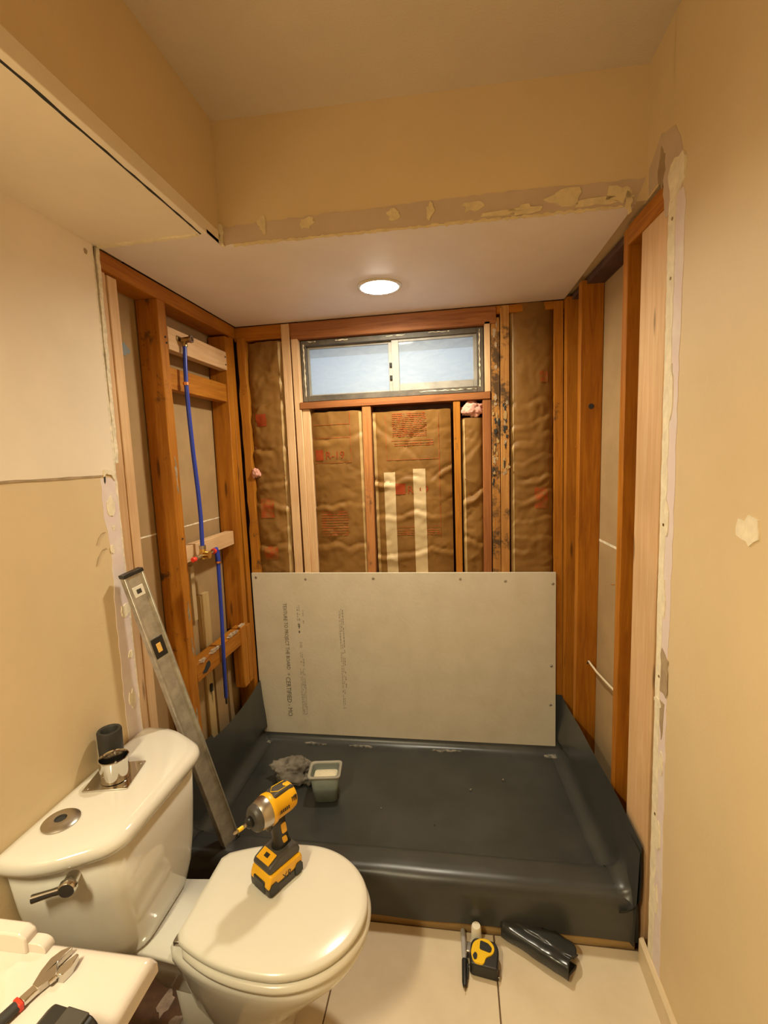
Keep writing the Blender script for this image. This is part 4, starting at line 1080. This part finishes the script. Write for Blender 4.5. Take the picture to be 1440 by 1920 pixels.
# handle: lofted, leaning back a little
bm = BM(); secs = []
for (cx, z, hx, hy) in ((-0.020, 0.072, 0.030, 0.022), (-0.020, 0.085, 0.023, 0.0185), (-0.017, 0.105, 0.021, 0.0175), (-0.013, 0.125, 0.022, 0.018), (-0.010, 0.140, 0.024, 0.0185), (-0.008, 0.158, 0.028, 0.019)):
    secs.append([(cx + hx * math.cos(t) * (abs(math.cos(t)) ** -0.2 if abs(math.cos(t)) > .05 else 1), hy * math.sin(t), z) for t in [2 * math.pi * k / 24 for k in range(24)]])
loft(bm, secs); hnd = obj('handle', bm, blackp, dr, smooth='all')
for (z0, z1, w) in ((0.088, 0.104, .004), (0.112, 0.138, .006)):
    for s in (-1, 1):
        bm = BM(); prism(bm, rounded([(-0.028, z0), (-0.018 + w, z0), (-0.014 + w, z1), (-0.024, z1)], 0.004, 3), lambda a, b, t: (a, t, b), s * 0.0172, s * 0.0192); obj('yellow_inset', bm, yellow, hnd)
dprism('trigger', [(0.012, 0.128), (0.024, 0.132), (0.028, 0.146), (0.030, 0.158), (0.010, 0.158)], -0.008, 0.008, greyp, dr, 0.003)
# motor housing
HZ = 0.180
bm = BM(); lathe(bm, [(0, -0.066), (0.022, -0.066), (0.030, -0.060), (0.0325, -0.045), (0.0325, 0.0), (0.0355, 0.006), (0.0365, 0.016), (0.0355, 0.020), (0, 0.020)], (0, 0, HZ), X, 32)
mot = obj('motor_housing', bm, yellow, dr, smooth=True)
dprism('lower_housing', [(-0.032, 0.150), (0.034, 0.150), (0.046, 0.158), (0.044, 0.172), (-0.040, 0.172)], -0.017, 0.017, yellow, dr, 0.005)
dprism('top_cover', [(-0.064, 0.198), (-0.060, 0.209), (-0.02, 0.2155), (0.002, 0.215), (0.010, 0.209), (0.0, 0.198)], -0.018, 0.018, greyp, dr, 0.004)
bm = BM(); tube(bm, [(-0.050, -0.012, 0.2135), (-0.012, -0.013, 0.2162), (0.002, 0.0, 0.2165), (-0.012, 0.013, 0.2162), (-0.050, 0.012, 0.2135)], 0.0009, 6); obj('yellow_trim', bm, tapey, dr)
for s in (-1, 1):
    bm = BM()
    for k in range(4):
        box(bm, -0.056 + k * .0045, -0.0542 + k * .0045, min(s * .028, s * .0322), max(s * .028, s * .0322), HZ + .002, HZ + .014)
    obj('vent_slots', bm, blackp, mot)
    bm = BM()
    for k in range(6):
        box(bm, -0.030 + k * .006, -0.0265 + k * .006, min(s * .0315, s * .0333), max(s * .0315, s * .0333), HZ - .006, HZ + .002)
    obj('printed_mark', bm, blackp, mot)
bm = BM(); lathe(bm, [(0.0345, 0.018), (0.0352, 0.022), (0.0340, 0.034), (0.0305, 0.047), (0.0285, 0.050), (0.02, 0.051)], (0, 0, HZ), X, 32); obj('gear_case', bm, steel, dr, smooth=True)
bm = BM(); lathe(bm, [(0.0295, 0.047), (0.0305, 0.050), (0.0290, 0.058), (0.024, 0.064), (0.012, 0.066), (0.010, 0.062)], (0, 0, HZ), X, 32); obj('nose_bumper', bm, greyp, dr, smooth=True)
bm = BM(); lathe(bm, [(0.009, 0.062), (0.0115, 0.066), (0.0115, 0.077), (0.0085, 0.080), (0.004, 0.081)], (0, 0, HZ), X, 20); obj('chuck', bm, blackp, dr, smooth=True)
bit = None
bm = BM(); lathe(bm, [(0.0040, 0.077), (0.0042, 0.088), (0.0030, 0.090), (0.0030, 0.106), (0.0036, 0.107), (0.0034, 0.114), (0.0012, 0.119), (0, 0.119)], (0, 0, HZ), X, 6); bit = obj('driver_bit', bm, steel, dr)
bm = BM(); lathe(bm, [(0.0033, 0.091), (0.0046, 0.091), (0.0046, 0.105), (0.0033, 0.105)], (0, 0, HZ), X, 12, True); obj('yellow_sleeve', bm, tapey, bit)
bm = BM(); lathe(bm, [(0, 0.0), (0.006, 0), (0.006, 0.0335), (0, 0.0335)], (0.020, 0, HZ - .026), (0, 1, 0), 12); bm2 = BM(); lathe(bm2, [(0, -0.0205), (0.0065, -0.0205), (0.0065, 0.0205), (0, 0.0205)], (0.012, 0, HZ - .022), (0, 1, 0), 12); bm.free(); obj('direction_switch', bm2, blackp, dr)

# ------------------------------------------------------------------ tub with sponge, rag
tub = thing('plastic_tub', 'small cloudy plastic tub holding a sponge on the grey liner', 'tub', (0.466, -0.402, -0.002), (0, 0, R(8)))
def rr_(hx, hy, z, r=0.02): return [(a, b, z) for a, b in rounded([(-hx, -hy), (hx, -hy), (hx, hy), (-hx, hy)], r, 5)]
bm = BM()
loft(bm, [rr_(.046, .036, 0.0), rr_(.050, .040, .004), rr_(.062, .050, .126), rr_(.060, .048, .126), rr_(.048, .038, .007), rr_(.044, .034, .006)])
obj('body', bm, tub_m, tub, smooth='all')
bm = BM(); loft(bm, [rr_(.060, .048, .122), rr_(.072, .059, .122), rr_(.072, .059, .130), rr_(.069, .056, .132), rr_(.060, .048, .130), rr_(.060, .048, .122)], cap=False)
obj('rim', bm, M('grey_rim_plastic', (0.36, 0.34, 0.28), 0.5), tub, smooth='all')
bm = BM(); loft(bm, [rr_(.046, .036, .006), rr_(.053, .041, .062)]); obj('murky_water', bm, M('murky_grey', (0.14, 0.15, 0.12), 0.4), tub)
bm = BM(); loft(bm, [rr_(.048, .030, .064, .008), rr_(.052, .033, .070, .010), rr_(.052, .033, .100, .010), rr_(.046, .028, .106, .008)])
sp = obj('sponge', bm, spongem, smooth='all'); sp.location = (0.466, -0.402, -0.002); sp.rotation_euler = (R(-5), 0, R(8)); tag(sp, 'pale sponge lying inside the plastic tub', 'sponge')
bm = BM(); bmesh.ops.create_icosphere(bm, subdivisions=5, radius=1.0)
for v in bm.verts:
    d = v.co.copy()
    k = 1 + .45 * noise.noise(d * 1.6 + Vector((3, 1, 0))) + .22 * noise.noise(d * 4.5) + .08 * abs(noise.noise(d * 9))
    v.co = Vector((d.x * .090 * k, d.y * .058 * k, max(-.5, d.z) * .060 * k))
rag = obj('cleaning_rag', bm, ragm, smooth='all'); rag.location = (0.275, -0.30, 0.030); rag.rotation_euler = (0, 0, R(10)); tag(rag, 'crumpled grey rag on the liner left of the plastic tub', 'rag')
bm = BM(); bmesh.ops.create_icosphere(bm, subdivisions=4, radius=1.0)
for v in bm.verts:
    d = v.co.copy(); k = 1 + .5 * noise.noise(d * 2 + Vector((8, 0, 0))) + .2 * noise.noise(d * 6)
    v.co = Vector((d.x * .035 * k, d.y * .022 * k, max(-.5, d.z) * .028 * k))
rag2 = obj('rag_end', bm, ragm, rag, smooth='all'); rag2.location = (0.09, -0.045, -0.012)

# ------------------------------------------------------------------ things on the floor
tm = thing('tape_measure', 'yellow and black tape measure lying on the beige floor tiles', 'tape measure', (1.118, -0.952, ZF), (0, 0, R(-8)))
tm.scale = (1.12, 1.06, 1.1)
case = rounded([(-0.036, -0.038), (0.040, -0.038), (0.040, 0.020), (0.030, 0.040), (-0.028, 0.040), (-0.038, 0.024)], [.012, .006, .012, .016, .016, .014], 5)
bm = BM(); loft(bm, [[(a, b, 0.0) for a, b in case], [(a, b, 0.040) for a, b in case]]); obj('case', bm, blackp, tm, bevel=0.005)
yl = rounded([(-0.026, -0.0365), (0.004, -0.0365), (0.006, -0.014), (0.026, -0.002), (0.030, 0.020), (0.014, 0.039), (-0.012, 0.039), (-0.032, 0.022), (-0.036, -0.008)], .012, 5)
bm = BM(); loft(bm, [[(a, b, 0.038) for a, b in yl], [(a * .97, b * .97, 0.043) for a, b in yl]]); ys = obj('yellow_shell', bm, tapey, tm, smooth=True)
bm = BM(); prism(bm, rounded([(-0.012, 0.004), (0.018, 0.000), (0.022, 0.014), (0.010, 0.026), (-0.012, 0.030)], .005, 3), lambda a, b, t: (a, b, t), 0.042, 0.0445); obj('label_window', bm, blackp, ys)
bm = BM(); prism(bm, blob(-0.022, -0.018, .006, .010, 3, j=.1), lambda a, b, t: (a, b, t), 0.042, 0.0445); obj('black_inset', bm, blackp, ys)
bm = BM(); box(bm, -0.050, -0.034, -0.004, 0.026, 0.012, 0.036); obj('belt_clip', bm, steel, tm, bevel=0.003)
bm = BM(); box(bm, 0.040, 0.046, -0.036, -0.014, 0.002, 0.014); obj('tape_hook', bm, steel, tm, bevel=0.001)
mk = thing('marker_pen', 'thin black and grey marker pen lying left of the tape measure', 'pen', (1.058, -0.955, ZF), (0, 0, R(-4)))
mk.scale = (1.35, 1.05, 1.35)
bm = BM(); lathe(bm, [(0, 0.0), (0.0045, 0.001), (0.0055, 0.02), (0.006, 0.09), (0.005, 0.094), (0, 0.094)], (0, 0, .0065), (-0.08, 1, 0), 16); obj('barrel', bm, marker_grey, mk, smooth=True)
bm = BM(); lathe(bm, [(0, 0.0), (0.0062, 0.0), (0.0065, 0.006), (0.0062, 0.062), (0.0045, 0.072), (0, 0.073)], (0, 0.004, .0065), (0.05, -1, 0), 16); cap = obj('cap', bm, blackp, mk, smooth=True)
bm = BM(); box(bm, 0.0055, 0.0105, -0.046, -0.006, 0.004, 0.0085); obj('pocket_clip', bm, blackp, cap, bevel=0.001)
bm = BM(); lathe(bm, [(0, .0), (0.0015, 0.0), (0.0008, 0.012), (0, 0.013)], (0.0038, -0.068, .0065), (0.05, -1, 0), 8); obj('tip', bm, bronze, mk)
bm = BM(); lathe(bm, [(0.0, 0.0), (0.0155, 0.0), (0.0155, 0.004), (0.0135, 0.012), (0.0122, 0.046), (0.0105, 0.050), (0, 0.051)], seg=28)
wc = obj('glue_cap', bm, capw, smooth=True); wc.scale = (1.25, 1.25, 1.15); wc.location = (1.098, -0.880, ZF); tag(wc, 'small upright white cap on the floor by the curb', 'cap')
# folded scrap of liner
p0 = Vector((1.177, -0.872, 0)); p1 = Vector((1.362, -0.985, 0)); e = (p1 - p0).normalized(); n2 = Vector((-e.y, e.x, 0)); Ls = (p1 - p0).length
scr = thing('liner_scrap', 'folded scrap of dark grey liner lying on the tiles by the curb', 'liner scrap', (p0.x, p0.y, ZF), (0, 0, math.atan2(e.y, e.x)))
scr.scale = (1, 1, 1.5)
bm = BM()
sp_ = [(0.070, 0.004), (0.040, 0.002), (0.012, 0.003), (0.002, 0.008), (-0.001, 0.018), (0.001, 0.028), (0.008, 0.036), (0.022, 0.039), (0.05, 0.038), (0.085, 0.033), (0.105, 0.026)]
SP = samp(sp_, 44)
def scf(u, v):
    i = min(int(v * 44), 43); a, b = SP[i] if v < 1 else SP[44]
    L2 = Ls * (1.0 + 0.10 * max(0, (a - 0.03) / 0.08) - 0.22 * max(0, (a - 0.055) / 0.05) ** 1.5)
    x = L2 * u - 0.006 * math.sin(a * 40)
    if u < .5: x += 0.10 * max(0, a - 0.02)
    return (x, a + 0.003 * nz(u * 4, v * 3, 9), max(0.001, b + 0.003 * nz(u * 5, v * 4, 1)))
grid(bm, 40, 44, scf)
so = obj('folded_sheet', bm, M('glossy_liner', (0.036, 0.037, 0.036), 0.22, 0.1, 6), scr, smooth='all')
sd = so.modifiers.new('solid', 'SOLIDIFY'); sd.thickness = 0.0012
bm = BM(); grid(bm, 10, 8, lambda u, v: (0.13 + 0.085 * u, 0.075 + .042 * v - .02 * u, 0.030 - 0.016 * v + .004 * math.sin(u * 5)))
so = obj('corner_flap', bm, linerm, scr, smooth='all'); sd = so.modifiers.new('solid', 'SOLIDIFY'); sd.thickness = 0.0012

# ------------------------------------------------------------------ vanity at the lower left
VZ = 0.70; vx1 = 0.566; vy1 = -1.664; vy0 = -2.42
van = thing('bathroom_sink', 'white bathroom sink top with moulded basin at the lower left corner', 'sink', (0.28, -2.05, VZ))
bcx, bcy, brx, bry = 0.24, -2.04, 0.185, 0.335
bm = BM()
nu, nv = 70, 90
def vf(u, v):
    x = 0.004 + (vx1 - 0.004) * u; y = vy0 + (vy1 - vy0) * v
    q = ((abs(x - bcx) / brx) ** 3 + (abs(y - bcy) / bry) ** 3) ** (1 / 3)
    d = 0.0
    if q < 1: d = -0.12 * (1 - q ** 3) ** 0.8
    ex = min(vx1 - x, 9); ey = vy1 - y
    r = 0.008
    for q2 in (ex, ey):
        if q2 < r: d -= r - math.sqrt(max(0, r * r - (r - q2) ** 2))
    return (x - 0.28, y + 2.05, d)
gv = grid(bm, nu, nv, vf)
# skirt
edge = [gv[i][nv] for i in range(nu + 1)] + [gv[nu][j] for j in range(nv - 1, -1, -1)]
low = [bm.verts.new((p.co.x, p.co.y, -0.032)) for p in edge]
for i in range(len(edge) - 1):
    bm.faces.new((edge[i], edge[i + 1], low[i + 1], low[i]))
obj('counter', bm, marble, van, smooth=True, angle=50)
bm = BM(); prism(bm, rounded([(0.004 - .28, -0.002), (0.352 - .28, -0.002), (0.352 - .28, 0.026), (0.340 - .28, 0.034), (0.004 - .28, 0.034)], .004, 3), lambda a, b, t: (a, t, b), vy1 - 0.026 + 2.05, vy1 - 0.002 + 2.05)
obj('side_splash', bm, marble, van, bevel=0.004)
bm = BM(); prism(bm, rounded([(0.350 - .28, -0.002), (0.384 - .28, -0.002), (0.382 - .28, 0.010), (0.372 - .28, 0.016), (0.350 - .28, 0.016)], .005, 3), lambda a, b, t: (a, t, b), vy1 - 0.022 + 2.05, vy1 - 0.003 + 2.05)
obj('splash_end', bm, marble, van, bevel=0.004)
bm = BM(); box(bm, 0.002, 0.52, vy0 + .01, vy1 - 0.03, ZF, VZ - 0.14); box(bm, 0.50, 0.52, vy0 + .01, vy1 - .03, VZ - .14, VZ - .034); box(bm, 0.002, 0.50, vy1 - .045, vy1 - .03, VZ - .14, VZ - .034)
cab = obj('vanity_cabinet', bm, cabm, bevel=0.003)
tag(cab, 'dark vanity cabinet under the white sink top', 'cabinet')
for k in range(2):
    bm = BM(); y0 = vy0 + .03 + k * .345; box(bm, 0.52, 0.536, y0, y0 + .335, ZF + .1, VZ - .06); d_ = obj('door', bm, cabm, cab, bevel=0.003)
    bm = BM(); lathe(bm, [(0.005, 0), (0.005, 0.012), (0.012, 0.018), (0.010, 0.026), (0, 0.027)], (0.536, y0 + (.30 if k == 0 else .035), .35), X, 16); obj('knob', bm, steel, d_, smooth=True)

# adjustable wrench
wr = thing('adjustable_wrench', 'adjustable wrench with black and red grip lying on the vanity top', 'wrench', (0.4257, -1.717, VZ + 0.001), (0, 0, math.atan2(0.053, 0.018)))
wr.scale = (0.85, 0.85, 0.9)
# local x = towards the jaw
head = [(-0.028, -0.008), (-0.012, -0.010), (0.0, -0.014), (0.006, -0.006), (0.010, 0.004), (0.016, 0.009), (0.042, 0.010), (0.043, 0.014), (0.030, 0.024), (0.012, 0.027), (-0.008, 0.020), (-0.028, 0.008)]
def wpart(nm, poly, z0, z1, mat, bv):
    bm = BM(); skin(bm, poly, lambda a, b, t: (a, b, t), z0, z1); return obj(nm, bm, mat, wr, bevel=bv, segs=2)
wpart('jaw_head', head, 0.002, 0.013, steel, 0.0015)
wpart('moving_jaw', [(0.0, -0.016), (0.006, -0.009), (0.012, -0.007), (0.038, -0.011), (0.039, -0.016), (0.02, -0.026), (0.004, -0.027)], 0.0, 0.015, chrome, 0.001)
bm = BM(); lathe(bm, [(0, -0.008), (0.0048, -0.008), (0.0048, 0.008), (0, 0.008)], (-0.004, -0.011, 0.008), X, 14); obj('thumb_screw', bm, chrome, wr)
bm = BM(); box(bm, -0.050, -0.024, -0.0085, 0.0085, 0.002, 0.012); obj('shank', bm, chrome, wr, bevel=0.002)
bm = BM(); box(bm, -0.058, -0.050, -0.0105, 0.0105, 0.0008, 0.0145); obj('red_band', bm, redp, wr, bevel=0.002)
bm = BM(); loft(bm, [[(x, h * math.cos(t) * 1.0, 0.008 + 0.0072 * math.sin(t)) for t in [2 * math.pi * k / 16 for k in range(16)]] for x, h in ((-0.057, 0.0105), (-0.09, 0.0108), (-0.13, 0.0125), (-0.165, 0.013), (-0.172, 0.009))]); obj('grip', bm, blackr, wr, smooth=True)
# black tool case on the vanity
bp = thing('black_battery_pack', 'black plastic battery pack on the vanity top at the bottom edge', 'battery', (0.530, -1.835, VZ + 0.001), (0, 0, R(-6)))
bm = BM(); prism(bm, [(-0.058, 0.0), (0.030, 0.0), (0.030, 0.034), (0.020, 0.044), (-0.044, 0.044), (-0.058, 0.030)], lambda a, b, t: (a, t, b), -0.055, 0.055); obj('shell', bm, blackp, bp, bevel=0.004)
bm = BM(); prism(bm, [(-0.018, 0.043), (0.018, 0.043), (0.018, 0.049), (-0.018, 0.049)], lambda a, b, t: (a, t, b), -0.045, 0.053); obj('rail', bm, greyp, bp, bevel=0.002)
bm = BM(); box(bm, -0.012, 0.012, 0.05, 0.058, 0.008, 0.030); obj('release_button', bm, greyp, bp, bevel=0.002)
